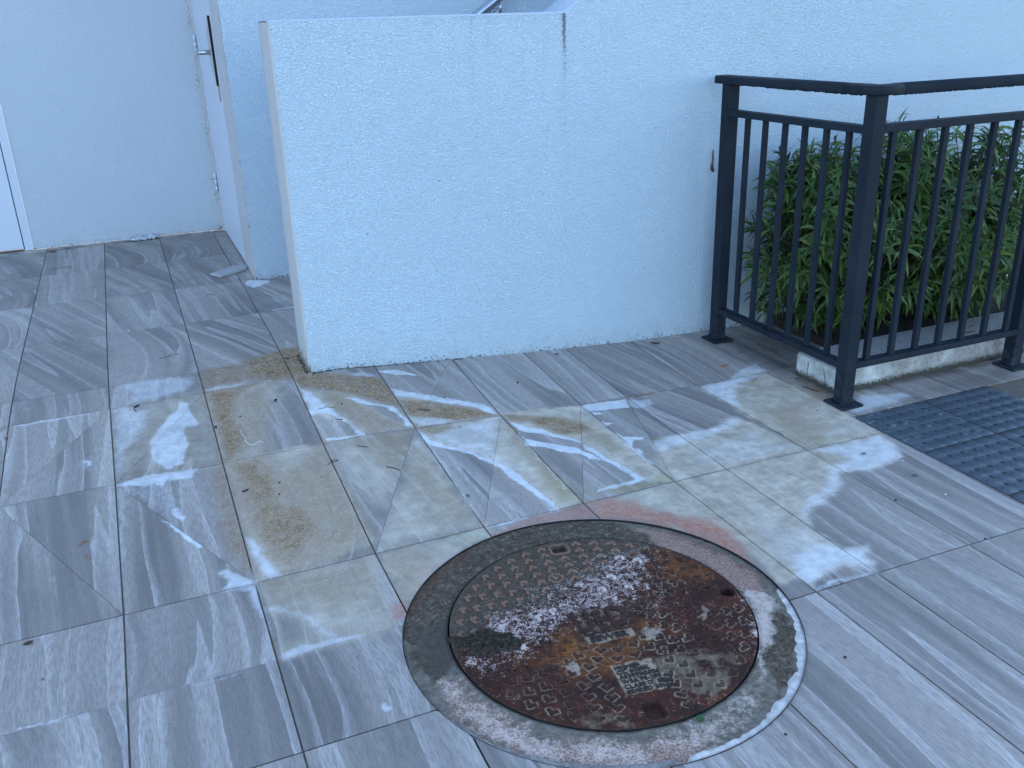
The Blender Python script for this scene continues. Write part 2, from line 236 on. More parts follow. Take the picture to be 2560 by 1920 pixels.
LID_STAINS=[
('W',0.42,0.08,[(0.481,1.49),(0.486,1.553),(0.579,1.651),(0.746,1.686),(0.914,1.75),(1.079,1.733),(1.127,1.668),(1.029,1.559),(0.917,1.491),(0.806,1.494),(0.695,1.469),(0.58,1.423)]),
('W',0.16,0.03,[(0.503,1.622),(0.47,1.454),(0.502,1.342),(0.57,1.256),(0.659,1.194),(0.757,1.16),(0.865,1.154),(0.979,1.195),(1.078,1.288),(1.142,1.401),(1.155,1.536),(1.132,1.64),(1.058,1.748),(0.92,1.815),(0.748,1.81),(0.586,1.735)]),
('D',1,0.06,[(0.395,1.658),(0.447,1.784),(0.589,1.917),(0.725,1.97),(0.904,1.964),(1.052,1.897),(1.095,1.779),(1.09,1.722),(0.964,1.686),(0.903,1.676),(0.833,1.644),(0.757,1.618),(0.642,1.622),(0.566,1.592),(0.5,1.569),(0.472,1.516),(0.421,1.47),(0.385,1.521)]),
('S',1,0.04,[(0.426,1.659),(0.507,1.653),(0.493,1.58),(0.473,1.494),(0.438,1.483),(0.404,1.512),(0.403,1.578)]),
('W',0.75,0.06,[(1.014,1.722),(1.086,1.677),(1.026,1.646),(0.991,1.634),(0.978,1.584),(0.92,1.558),(0.86,1.518),(0.786,1.553),(0.726,1.533),(0.696,1.492),(0.64,1.495),(0.598,1.464),(0.557,1.476),(0.481,1.49),(0.482,1.518),(0.549,1.501),(0.622,1.519),(0.556,1.566),(0.577,1.62),(0.674,1.64),(0.772,1.629),(0.844,1.667),(0.911,1.711)]),
('W',0.55,0.05,[(0.48,1.512),(0.598,1.464),(0.56,1.439),(0.496,1.435),(0.476,1.465)]),
('W',0.35,0.08,[(0.965,1.59),(1.069,1.578),(0.97,1.465),(0.859,1.453),(0.868,1.514)]),
('A',1,0.08,[(0.595,1.458),(0.653,1.431),(0.746,1.523),(0.76,1.454),(0.894,1.469),(0.95,1.475),(0.87,1.402),(0.789,1.331),(0.737,1.322),(0.658,1.393)]),
('A',0.6,0.06,[(1.064,1.709),(1.127,1.668),(1.148,1.568),(1.126,1.495),(1.051,1.549),(1.04,1.64)]),
('G',0.85,0.05,[(0.897,1.389),(0.998,1.312),(1.047,1.259),(0.976,1.19),(0.884,1.182),(0.833,1.225),(0.838,1.309)]),
('G',0.7,0.03,[(0.622,1.273),(0.728,1.224),(0.73,1.175),(0.618,1.222)]),
('K',0.75,0.02,[(1.027,1.438),(1.074,1.467),(1.056,1.425),(1.029,1.401),(1.003,1.417)]),
('K',0.85,0.015,[(0.662,1.402),(0.689,1.399),(0.705,1.385),(0.692,1.36),(0.664,1.368)]),
('K',0.8,0.02,[(0.879,1.444),(0.935,1.434),(0.905,1.385),(0.863,1.39)]),
('P',1,0.06,[(1.044,1.849),(1.161,1.769),(1.239,1.614),(1.241,1.495),(1.209,1.438),(1.168,1.475),(1.16,1.543),(1.122,1.66),(1.035,1.759)]),
('R',0.8,0.03,[(0.718,1.951),(0.546,1.838),(0.441,1.717),(0.429,1.723),(0.528,1.847),(0.699,1.961)]),
('R',0.7,0.03,[(1.167,1.778),(1.245,1.621),(1.252,1.471),(1.238,1.469),(1.22,1.612),(1.151,1.763)]),
('W',0.9,0.04,[(1.165,1.485),(1.21,1.455),(1.222,1.396),(1.118,1.285),(1.069,1.235),(1.012,1.193),(1.084,1.301),(1.137,1.386)]),
('D',0.9,0.03,[(1.196,1.392),(1.217,1.348),(1.168,1.261),(1.101,1.185),(1.033,1.144),(1.045,1.197),(1.086,1.27),(1.131,1.294)]),
('W',0.6,0.08,[(0.835,1.144),(0.976,1.177),(0.994,1.137),(0.892,1.095),(0.789,1.075),(0.707,1.114),(0.727,1.148)]),
('W',0.7,0.08,[(0.421,1.47),(0.458,1.453),(0.493,1.321),(0.559,1.232),(0.722,1.139),(0.692,1.089),(0.54,1.15),(0.462,1.243),(0.422,1.354)]),
('P',0.7,0.1,[(0.421,1.47),(0.458,1.453),(0.493,1.321),(0.559,1.232),(0.654,1.171),(0.858,1.11),(0.769,1.044),(0.54,1.15),(0.462,1.243),(0.422,1.354)]),
]

STAINS = [(k, min(1., s*1.25) if k == 'B' else s, so, P) for k, s, so, P in STAINS]
for _x0, _x1, _y0, _y1 in ((2.427, 2.433, 1.50, 2.14), (2.12, 2.74, 1.8335, 1.8395), (2.73, 2.742, 1.4, 2.14)):
    STAINS.append(('W', .8, .004, [(_x0, _y0), (_x1, _y0), (_x1, _y1), (_x0, _y1)]))

def stain_layers(x, y, table, warp=.007):
    wx = x+warp*vnoise(x, y, 28, 1)+warp*.45*vnoise(x, y, 90, 2)+warp*.25*vnoise(x, y, 240, 5)
    wy = y+warp*vnoise(x, y, 28, 3)+warp*.45*vnoise(x, y, 90, 4)+warp*.25*vnoise(x, y, 240, 6)
    L = {}
    for k, s, so, P in table:
        A = L.setdefault(k, np.zeros(x.shape))
        xs = [p[0] for p in P]; ys = [p[1] for p in P]
        m = .02+so
        q = (wx > min(xs)-m) & (wx < max(xs)+m) & (wy > min(ys)-m) & (wy < max(ys)+m)
        if not q.any():
            continue
        v = np.clip(.5-poly_sd(wx[q], wy[q], P)/so, 0, 1)
        v = v*v*(3-2*v)*s
        if k == 'N':
            for kk in ('F', 'B', 'W', 'G'):
                if kk in L:
                    L[kk][q] *= 1-v
        else:
            A[q] = np.maximum(A[q], v)
    return L

# ------------------------------------------------------------------ helpers
def link(o, parent=None):
    COL.objects.link(o)
    if parent is not None:
        o.parent = parent
    return o
def mesh_obj(name, verts, faces, mat=None, parent=None, smooth=False):
    me = bpy.data.meshes.new(name)
    me.from_pydata([tuple(map(float, v)) for v in verts], [], faces)
    me.update()
    if smooth:
        me.polygons.foreach_set('use_smooth', [True]*len(me.polygons))
    if mat:
        me.materials.append(mat)
    return link(bpy.data.objects.new(name, me), parent)
def bm_obj(name, bm, mat=None, parent=None, smooth=False):
    me = bpy.data.meshes.new(name)
    bm.to_mesh(me); bm.free()
    if smooth:
        me.polygons.foreach_set('use_smooth', [True]*len(me.polygons))
    if mat:
        me.materials.append(mat)
    return link(bpy.data.objects.new(name, me), parent)
def empty(name, loc=(0, 0, 0)):
    o = bpy.data.objects.new(name, None); o.location = loc; o.empty_display_size = .1
    return link(o)
def tag(o, label=None, cat=None, group=None, kind=None):
    if label: o['label'] = label
    if cat: o['category'] = cat
    if group: o['group'] = group
    if kind: o['kind'] = kind
    return o
def add_box(bm, x0, x1, y0, y1, z0, z1, bev=0, seg=2):
    r = bmesh.ops.create_cube(bm, size=1)
    vs = r['verts']
    for v in vs:
        v.co.x = x0+(v.co.x+.5)*(x1-x0); v.co.y = y0+(v.co.y+.5)*(y1-y0); v.co.z = z0+(v.co.z+.5)*(z1-z0)
    if bev > 0:
        es = {e for v in vs for e in v.link_edges}
        bmesh.ops.bevel(bm, geom=list(es), offset=bev, segments=seg, affect='EDGES', profile=.5)
def box(name, x0, x1, y0, y1, z0, z1, mat, parent=None, bev=0, seg=2):
    bm = bmesh.new(); add_box(bm, x0, x1, y0, y1, z0, z1, bev, seg)
    return bm_obj(name, bm, mat, parent)
def prism(name, pts, z0, z1, mat, parent=None, origin=None, bev=0):
    bm = bmesh.new()
    vs = [bm.verts.new((p[0], p[1], z1)) for p in pts]
    f = bm.faces.new(vs)
    r = bmesh.ops.extrude_face_region(bm, geom=[f])
    for v in r['geom']:
        if isinstance(v, bmesh.types.BMVert): v.co.z = z0
    bmesh.ops.recalc_face_normals(bm, faces=bm.faces)
    if bev: bmesh.ops.bevel(bm, geom=list(bm.edges), offset=bev, segments=1, affect='EDGES')
    return bm_obj(name, bm, mat, parent)
def tube_bm(bm, pts, rad, n=6):
    rings = []
    for i, p in enumerate(pts):
        p = Vector(p)
        a = Vector(pts[max(i-1, 0)]); b = Vector(pts[min(i+1, len(pts)-1)])
        d = (b-a).normalized()
        s = d.orthogonal().normalized() if i == 0 else (s - d*s.dot(d)).normalized()
        t = d.cross(s)
        r = rad[i] if isinstance(rad, (list, tuple)) else rad
        rings.append([bm.verts.new(p+r*(math.cos(2*PI*k/n)*s+math.sin(2*PI*k/n)*t)) for k in range(n)])
    for A, B in zip(rings, rings[1:]):
        for k in range(n):
            bm.faces.new((A[k], A[(k+1) % n], B[(k+1) % n], B[k]))
    bm.faces.new(rings[0][::-1]); bm.faces.new(rings[-1])
def set_attr(me, name, arr):
    """arr: (nverts,4)"""
    a = me.attributes.new(name, 'FLOAT_COLOR', 'POINT')
    a.data.foreach_set('color', np.ascontiguousarray(arr, dtype=np.float32).ravel())

# ------------------------------------------------------------------ materials
class NT:
    def __init__(s, name):
        s.m = bpy.data.materials.new(name); s.m.use_nodes = True
        s.t = s.m.node_tree; s.n = s.t.nodes; s.l = s.t.links
        s.b = s.n['Principled BSDF']
    def node(s, t, **k):
        n = s.n.new(t)
        for a, b in k.items(): setattr(n, a, b)
        return n
    def put(s, inp, v):
        if v is None: return
        if isinstance(v, bpy.types.NodeSocket): s.l.new(v, inp)
        elif isinstance(v, (tuple, list)) and len(v) == 3 and inp.type == 'RGBA': inp.default_value = (*v, 1)
        else: inp.default_value = v
    def math(s, op, a, b=None, c=None, clamp=False):
        n = s.node('ShaderNodeMath', operation=op); n.use_clamp = clamp
        s.put(n.inputs[0], a); s.put(n.inputs[1], b)
        if c is not None: s.put(n.inputs[2], c)
        return n.outputs[0]
    def mix(s, f, a, b, blend='MIX'):
        n = s.node('ShaderNodeMix', data_type='RGBA', blend_type=blend)
        s.put(n.inputs['Factor'], f); s.put(n.inputs[6], a); s.put(n.inputs[7], b)
        return n.outputs[2]
    def noise(s, vec, scale, detail=3, rough=.5, dist=0, out=0):
        n = s.node('ShaderNodeTexNoise')
        s.put(n.inputs['Vector'], vec); n.inputs['Scale'].default_value = scale
        n.inputs['Detail'].default_value = detail; n.inputs['Roughness'].default_value = rough
        n.inputs['Distortion'].default_value = dist
        return n.outputs[out]
    def ramp(s, f, stops, interp='LINEAR'):
        n = s.node('ShaderNodeValToRGB'); n.color_ramp.interpolation = interp
        e = n.color_ramp.elements
        while len(e) < len(stops): e.new(.5)
        for x, (p, c) in zip(e, stops):
            x.position = p; x.color = (*c, 1) if isinstance(c, tuple) else (c, c, c, 1)
        s.put(n.inputs[0], f)
        return n.outputs[0]
    def mr(s, v, a, b, c=0., d=1., smooth=False):
        n = s.node('ShaderNodeMapRange'); n.clamp = True
        if smooth: n.interpolation_type = 'SMOOTHSTEP'
        s.put(n.inputs[0], v)
        for i, q in enumerate((a, b, c, d)): s.put(n.inputs[i+1], q)
        return n.outputs[0]
    def sep(s, v):
        n = s.node('ShaderNodeSeparateXYZ'); s.put(n.inputs[0], v); return n.outputs
    def comb(s, x, y, z=0.):
        n = s.node('ShaderNodeCombineXYZ')
        for i, q in enumerate((x, y, z)): s.put(n.inputs[i], q)
        return n.outputs[0]
    def attr(s, name, typ='GEOMETRY'):
        n = s.node('ShaderNodeAttribute', attribute_name=name, attribute_type=typ); return n
    def bump(s, h, strength=.5, dist=.002, normal=None):
        n = s.node('ShaderNodeBump'); n.inputs['Strength'].default_value = strength; n.inputs['Distance'].default_value = dist
        s.put(n.inputs['Height'], h)
        if normal is not None: s.put(n.inputs['Normal'], normal)
        return n.outputs[0]
    def done(s, col=None, rough=None, normal=None, metal=None, spec=None):
        s.put(s.b.inputs['Base Color'], col)
        s.put(s.b.inputs['Roughness'], rough); s.put(s.b.inputs['Normal'], normal); s.put(s.b.inputs['Metallic'], metal)
        if spec is not None: s.put(s.b.inputs['Specular IOR Level'], spec)
        return s.m
    def pos(s):
        return s.node('ShaderNodeNewGeometry').outputs['Position']

def stain_mix(m, base, P):
    """lays the marks stored on the mesh over a stone colour; returns colour, bloom"""
    a = m.attr('stain'); c = m.node('ShaderNodeSeparateColor'); m.l.new(a.outputs['Color'], c.inputs[0])
    W, F, B = c.outputs[0], c.outputs[1], c.outputs[2]
    a2 = m.attr('stain2'); c2 = m.node('ShaderNodeSeparateColor'); m.l.new(a2.outputs['Color'], c2.inputs[0])
    G, D, O = c2.outputs[0], c2.outputs[1], c2.outputs[2]; R = m.attr('stain3').outputs['Fac']
    n1 = m.noise(P, 22, 5, .62); n2 = m.noise(P, 95, 4, .6); n3 = m.noise(P, 300, 3, .6)
    worm = m.noise(P, 92, 4, .7, 1.6)
    # grime
    col = m.mix(m.math('MULTIPLY', D, m.mr(m.noise(P, 14, 5, .65), .3, .62, .35, .92)), base, (.085, .075, .068))
    # film
    film = m.mix(m.mr(n1, .35, .65), (.56, .45, .31), (.76, .67, .54))
    sm = m.node('ShaderNodeMapping'); m.l.new(P, sm.inputs[0]); sm.inputs['Rotation'].default_value = (0, 0, 1.05); sm.inputs['Scale'].default_value = (6, 30, 1)
    stk = m.noise(sm.outputs[0], 1.0, 4, .6)
    film = m.mix(m.mr(stk, .35, .65, 0, .30), film, (.36, .27, .17))
    film = m.mix(m.mr(n2, .3, .7, 0, .35), film, (.50, .42, .28))
    col = m.mix(m.math('MULTIPLY', F, m.mr(n1, .35, .65, .50, .88)), col, film)
    # algae green
    col = m.mix(m.math('MULTIPLY', G, m.mr(n2, .3, .65, .35, .85)), col, (.36, .35, .14))
    # ochre silt, broken up where it lies thick
    silt = m.mix(m.mr(worm, .42, .62), (.145, .085, .038), (.47, .325, .19))
    silt = m.mix(m.mr(n1, .5, .75, 0, .5), silt, (.27, .145, .07))
    bf = m.math('MULTIPLY', B, m.mr(m.math('ADD', m.math('MULTIPLY', n1, .6), m.math('MULTIPLY', worm, .4)),   .35, .52, .42, 1.))
    col = m.mix(bf, col, silt)
    # rust
    rf = m.math('MULTIPLY', R, m.mr(n1, .28, .55, .55, 1.))
    col = m.mix(rf, col, m.mix(m.mr(n2, .35, .65), (.40, .15, .09), (.48, .27, .20)))
    col = m.mix(O, col, (.36, .17, .06))
    # lime bloom: ragged crystalline edge
    wv = m.math('ADD', W, m.math('MULTIPLY', m.math('SUBTRACT', m.math('ADD', m.math('MULTIPLY', n2, .6), m.math('MULTIPLY', n3, .4)), .5), 1.25))
    wf = m.math('MULTIPLY', m.mr(wv, .10, .62, 0., 1., True), m.mr(W, 0., .12, 0., 1.))
    wf = m.math('MULTIPLY', wf, m.math('MULTIPLY', m.mr(W, .2, .95, .30, .86), m.mr(n1, .34, .62, .74, 1.)))
    col = m.mix(wf, col, m.mix(m.mr(n1, .35, .65), (.64, .66, .68), (.78, .79, .80)))
    return col, wf, bf, F

def mat_tile(name='banded_stone_tile'):
    m = NT(name); P = m.pos()
    oc = m.node('ShaderNodeObjectInfo'); tc = m.node('ShaderNodeTexCoord').outputs['Object']
    cc = m.node('ShaderNodeSeparateColor'); m.l.new(oc.outputs['Color'], cc.inputs[0])
    seed, slope, curv = cc.outputs; tone = oc.outputs['Alpha']
    x, y, z = m.sep(tc)
    low = m.math('MULTIPLY', m.math('SUBTRACT', m.noise(m.comb(m.math('MULTIPLY', seed, 31.), m.math('MULTIPLY', y, 1.6), m.math('MULTIPLY', x, 1.2)), 2.0, 1), .5), .030)
    wob = m.math('MULTIPLY', m.math('SUBTRACT', m.noise(m.comb(m.math('MULTIPLY', x, 3.), m.math('MULTIPLY', y, 30.), seed), 1.0, 3), .5), .0042)
    U = m.math('ADD', x, m.math('MULTIPLY', slope, y))
    U = m.math('ADD', U, m.math('MULTIPLY', curv, m.math('MULTIPLY', y, y)))
    U = m.math('ADD', m.math('ADD', U, low), wob)
    S = m.math('MULTIPLY', seed, 97.)
    band = m.noise(m.comb(m.math('ADD', m.math('MULTIPLY', U, 6.5), S), m.math('MULTIPLY', y, .5), S), 1.0, 3, .55)
    fine = m.noise(m.comb(m.math('ADD', m.math('MULTIPLY', U, 34.), S), m.math('MULTIPLY', y, 1.2), S), 1.0, 3, .6)
    vein = m.noise(m.comb(m.math('ADD', m.math('MULTIPLY', U, 8.), m.math('MULTIPLY', S, 1.7)), m.math('MULTIPLY', y, .35), 3.1), 1.0, 2, .55)
    l1 = m.ramp(vein, [(.0, 0.), (.505, 0.), (.510, 1.), (.524, .6), (.58, 0.), (1., 0.)])
    l2 = m.ramp(fine, [(.0, 0.), (.615, 0.), (.630, .30), (.67, .10), (.75, 0.), (1., 0.)])
    hair = m.noise(m.comb(m.math('MULTIPLY', U, 330.), m.math('MULTIPLY', y, 34.), S), 1.0, 3, .6)
    grain = m.noise(P, 420, 2, .6)
    dark = (.150, .130, .116); mid = (.370, .315, .270); light = (.66, .60, .55)
    col = m.mix(m.mr(band, .40, .57), dark, mid)
    col = m.mix(m.mr(fine, .40, .62, 0, .30), col, (.42, .36, .32))
    col = m.mix(m.math('MULTIPLY', m.math('MAXIMUM', l1, l2), .66), col, light)
    col = m.mix(m.mr(hair, .36, .60, .52, 0.), col, (.13, .10, .09))
    col = m.mix(m.mr(grain, .35, .7, 0., .16), col, (.58, .53, .50))
    mott = m.noise(P, 5, 4, .6)
    col = m.mix(m.mr(mott, .3, .7, 0., .12), col, (.36, .31, .27))
    # tone of the individual tile
    bc = m.node('ShaderNodeHueSaturation'); m.put(bc.inputs['Value'], tone); m.l.new(col, bc.inputs['Color'])
    col, wf, bf, F = stain_mix(m, bc.outputs[0], P)
    rough = m.math('ADD', m.mr(m.noise(P, 9, 4), .3, .7, .40, .56), m.math('MULTIPLY', m.math('MAXIMUM', wf, bf), .3), clamp=True)
    hgt = m.math('ADD', m.math('MULTIPLY', hair, .5), m.math('MULTIPLY', m.math('MAXIMUM', wf, bf), 1.3))
    return m.done(col, rough, m.bump(hgt, .35, .0009))

def mat_grout():
    m = NT('sandy_grout'); P = m.pos()
    n = m.noise(P, 60, 4, .6); n2 = m.noise(P, 4, 3)
    col = m.mix(m.mr(n, .3, .7), (.080, .058, .036), (.20, .155, .11))
    col = m.mix(m.mr(n2, .4, .6, 0, .6), col, (.11, .105, .105))
    a = m.attr('stain'); c = m.node('ShaderNodeSeparateColor'); m.l.new(a.outputs['Color'], c.inputs[0])
    wf = m.mr(m.math('ADD', c.outputs[0], m.math('MULTIPLY', m.noise(P, 9, 3), .6)), .45, .75, 0., .85)
    col = m.mix(wf, col, (.60, .60, .58))
    return m.done(col, .9, m.bump(n, .5, .001))

def mat_wall(name, base=(.535, .665, .775), ripple=1., kind=''):
    """textured render, painted; grime specks rise from the foot of the wall (attribute foot = height above paving)"""
    m = NT(name); P = m.pos()
    st = m.node('ShaderNodeMapping'); m.l.new(P, st.inputs[0]); st.inputs['Scale'].default_value = (1, 1, 1.35)
    V = st.outputs[0]
    w1 = m.noise(V, 145, 2, .6, .8); w2 = m.noise(V, 330, 2, .5, .4); w3 = m.noise(P, 11, 3, .5)
    crest = m.ramp(w1, [(0., 0.), (.38, .12), (.47, .5), (.55, .9), (.62, 1.), (1., 1.)])
    h = m.math('ADD', m.math('MULTIPLY', crest, .8), m.math('MULTIPLY', w2, .5))
    big = m.noise(P, 1.3, 4, .6)
    col = m.mix(m.mr(big, .35, .7), base, tuple(c*.95 for c in base))
    col = m.mix(m.mr(crest, 0., .5, .06*ripple, 0.), col, tuple(c*.5 for c in base))
    a = m.attr('foot'); c = m.node('ShaderNodeSeparateColor'); m.l.new(a.outputs['Color'], c.inputs[0])
    foot, edge, grim = c.outputs        # height above the paving, closeness to a corner, drips
    sp = m.noise(P, 85, 4, .7); sp2 = m.noise(P, 24, 4, .6)
    f1 = m.mr(foot, 0., .035, 1., 0.); f2 = m.mr(foot, 0., .16, 1., 0.)
    speck = m.mr(m.math('ADD', sp, m.math('ADD', m.math('MULTIPLY', f1, .15), m.math('MULTIPLY', edge, .19))), .66, .74)
    soft = m.math('MULTIPLY', m.math('MULTIPLY', f2, f2), m.mr(sp2, .38, .66, .05, .5))
    col = m.mix(soft, col, (.40, .42, .42))
    col = m.mix(m.math('MULTIPLY', edge, m.mr(sp2, .4, .65, 0., .45)), col, (.36, .35, .27))
    col = m.mix(m.math('MULTIPLY', speck, .8), col, (.055, .05, .03))
    gr = m.mr(m.math('ADD', m.math('MULTIPLY', m.noise(P, 170, 3, .7), .75), m.math('MULTIPLY', grim, .55)), .60, .76)
    col = m.mix(m.math('MULTIPLY', m.math('MULTIPLY', gr, m.mr(grim, 0., .25)), .85), col, (.09, .085, .09))
    col = m.mix(m.math('MULTIPLY', grim, m.mr(m.noise(P, 40, 4, .6), .35, .65, .12, .45)), col, (.26, .28, .32))
    n = m.bump(h, 1., .0034*ripple)
    return m.done(col, .62, n, spec=.35)

def mat_paint(name, c, rough=.4, chip=0., dirt=.12, bump=.05):
    m = NT(name); P = m.pos()
    n = m.noise(P, 7, 4, .6); f = m.noise(P, 60, 4, .65)
    col = m.mix(m.mr(n, .35, .7, 0, dirt), c, tuple(q*.55 for q in c))
    if chip:
        col = m.mix(m.mr(f, .64-chip*.1, .68, 0., .85), col, (.20, .14, .09))
    return m.done(col, m.mr(f, .3, .7, rough-.06, rough+.1), m.bump(f, bump, .0006))

def mat_powdercoat():
    m = NT('charcoal_blue_powder_coat'); P = m.pos()
    n = m.noise(P, 6, 4, .6); f = m.noise(P, 900, 2, .5); s = m.noise(P, 40, 4, .65)
    col = m.mix(m.mr(n, .35, .7), (.012, .018, .027), (.017, .025, .036))
    z = m.sep(P)[2]
    low = m.mr(z, .0, .16, 1., 0.)
    col = m.mix(m.math('MULTIPLY', low, m.mr(s, .45, .62, 0., .4)), col, (.07, .07, .075))
    col = m.mix(m.mr(m.noise(P, 170, 3, .7), .70, .74, 0., .5), col, (.12, .125, .13))
    return m.done(col, m.mr(s, .3, .7, .45, .6), m.bump(f, .12, .0004), spec=.10)

def mat_concrete(name, kind):
    m = NT(name); P = m.pos()
    n = m.noise(P, 12, 5, .65); f = m.noise(P, 90, 4, .65); g = m.noise(P, 260, 3, .6)
    x, y, z = m.sep(P)
    N = m.node('ShaderNodeNewGeometry').outputs['Normal']; nz = m.sep(N)[2]
    paint = m.mix(m.mr(n, .35, .68), (.55, .58, .58), (.38, .40, .40))
    wear = m.mr(x, 2.21, 2.75, .0, .8)
    raw = m.mix(m.mr(f, .35, .65), (.20, .195, .19), (.36, .35, .34))
    col = m.mix(m.math('MULTIPLY', m.mr(m.math('ADD', n, m.math('MULTIPLY', wear, .35)), .45, .75), 1.), paint, raw)
    top = m.mix(m.mr(g, .35, .62), (.10, .10, .10), (.33, .33, .32))
    col = m.mix(m.mr(nz, .6, .85), col, top)
    foot = m.mr(m.math('ADD', z, .032), 0., .05, 1., 0.)
    col = m.mix(m.mr(m.math('ADD', m.math('MULTIPLY', foot, .55), m.math('MULTIPLY', f, .55)), .48, .66, 0., .95), col, (.028, .025, .016))
    # two black runs on the end face
    for yy, sl in ((2.475, .02), (2.39, -.16)):
        d = m.math('ABSOLUTE', m.math('SUBTRACT', m.math('ADD', y, m.math('MULTIPLY', m.math('SUBTRACT', z, .03), sl*2)), yy))
        d = m.math('ADD', d, m.math('MULTIPLY', m.math('SUBTRACT', f, .5), .012))
        k = m.math('MULTIPLY', m.mr(d, .0015, .004, .8, 0.), m.mr(z, .045, .035, 0., 1.))
        k = m.math('MULTIPLY', k, m.mr(x, 2.21, 2.215, 1., 0.))
        col = m.mix(k, col, (.05, .05, .045))
    return m.done(col, .85, m.bump(m.math('ADD', f, m.math('MULTIPLY', g, .7)), .6, .003))

def mat_tactile():
    m = NT('slate_blue_tactile_tile'); P = m.pos()
    n = m.noise(P, 8, 4, .6); f = m.noise(P, 140, 4, .6); s = m.noise(P, 30, 5, .7)
    col = m.mix(m.mr(n, .35, .65), (.048, .066, .084), (.060, .080, .100))
    col = m.mix(m.mr(s, .62, .75, 0, .35), col, (.14, .15, .16))
    a = m.attr('ringw'); rim = m.math('MULTIPLY', a.outputs['Fac'], m.mr(s, .42, .66, .0, 1.))
    col = m.mix(rim, col, (.30, .31, .32))
    return m.done(col, m.mr(n, .3, .7, .42, .55), m.bump(f, .15, .0006))

def mat_iron():
    """cast iron lid: attributes lidA = (grey film, lime, orange, grey scale), lidB = (pale scale, ring, mauve, rust)"""
    m = NT('rusted_cast_iron'); P = m.pos()
    a = m.attr('lidA'); c = m.node('ShaderNodeSeparateColor'); m.l.new(a.outputs['Color'], c.inputs[0])
    D, W, A = c.outputs; G = a.outputs['Alpha']
    b = m.attr('lidB'); d = m.node('ShaderNodeSeparateColor'); m.l.new(b.outputs['Color'], d.inputs[0])
    K, RING, TR = d.outputs; INK = b.outputs['Alpha']
    n1 = m.noise(P, 16, 6, .65); n2 = m.noise(P, 70, 5, .65); n3 = m.noise(P, 230, 4, .65); n4 = m.noise(P, 520, 3, .6)
    rust = m.ramp(m.math('ADD', m.math('MULTIPLY', n1, .5), m.math('MULTIPLY', n2, .5)),
                  [(.36, (.024, .010, .008)), (.46, (.050, .016, .009)), (.55, (.100, .027, .011)), (.66, (.20, .058, .017))])
    rust = m.mix(m.mr(n3, .35, .65, .0, .55), rust, (.035, .022, .02))
    og = m.mix(m.mr(n2, .35, .62), (.20, .062, .016), (.36, .135, .03))
    col = m.mix(m.math('MULTIPLY', A, m.mr(n1, .38, .62, .05, .75)), rust, og)
    g = m.mix(m.mr(n2, .35, .65), (.13, .095, .06), (.24, .18, .12))
    col = m.mix(m.mr(m.math('ADD', m.math('MULTIPLY', G, .34), m.math('MULTIPLY', n1, .75)), .60, .72, 0., .92), col, g)
    film = m.mix(m.mr(m.math('ADD', m.math('MULTIPLY', n3, .6), m.math('MULTIPLY', n2, .4)), .36, .64), (.030, .021, .015), (.155, .115, .080))
    film = m.mix(m.mr(n2, .60, .70, 0., .7), film, (.11, .06, .04))
    film = m.mix(m.mr(n4, .66, .72, 0., .8), film, (.50, .38, .26))
    col = m.mix(m.mr(m.math('ADD', D, m.math('MULTIPLY', m.math('SUBTRACT', m.math('ADD', m.math('MULTIPLY', n2, .6), m.math('MULTIPLY', n1, .4)), .5), 1.5)), .3, .7), col, film)
    # raised faces keep less scale
    tc = m.mix(m.mr(n3, .35, .62), (.030, .012, .012), (.065, .028, .022))
    tc = m.mix(m.math('MULTIPLY', D, .85), tc, m.mix(n2, (.20, .105, .068), (.40, .22, .145)))
    col = m.mix(m.math('MULTIPLY', TR, .85), col, tc)
    wn_ = m.math('ADD', m.math('MULTIPLY', n3, .50), m.math('ADD', m.math('MULTIPLY', n2, .32), m.math('MULTIPLY', n4, .18)))
    wf = m.mr(m.math('ADD', wn_, m.math('MULTIPLY', W, .17)), .60, .67, 0., 1.)
    wf = m.math('MULTIPLY', wf, m.mr(W, .02, .2, 0., .95))
    col = m.mix(wf, col, m.mix(n1, (.50, .38, .34), (.80, .62, .55)))
    kf = m.mr(m.math('ADD', m.math('MULTIPLY', n2, .5), m.math('MULTIPLY', K, .55)), .55, .76, 0., .85)
    col = m.mix(kf, col, m.mix(m.mr(n3, .35, .65), (.36, .28, .21), (.58, .48, .38)))
    rf = m.math('MULTIPLY', RING, m.mr(n2, .34, .50, .0, .95))
    col = m.mix(rf, col, m.mix(n3, (.30, .21, .13), (.58, .44, .30)))
    col = m.mix(m.math('MULTIPLY', INK, .85), col, (.05, .042, .038))
    h = m.math('ADD', m.math('MULTIPLY', n3, .8), m.math('ADD', m.math('MULTIPLY', n2, .5), m.math('MULTIPLY', wf, .5)))
    return m.done(col, m.mr(n2, .35, .65, .55, .85), m.bump(h, .85, .0024), spec=.18)

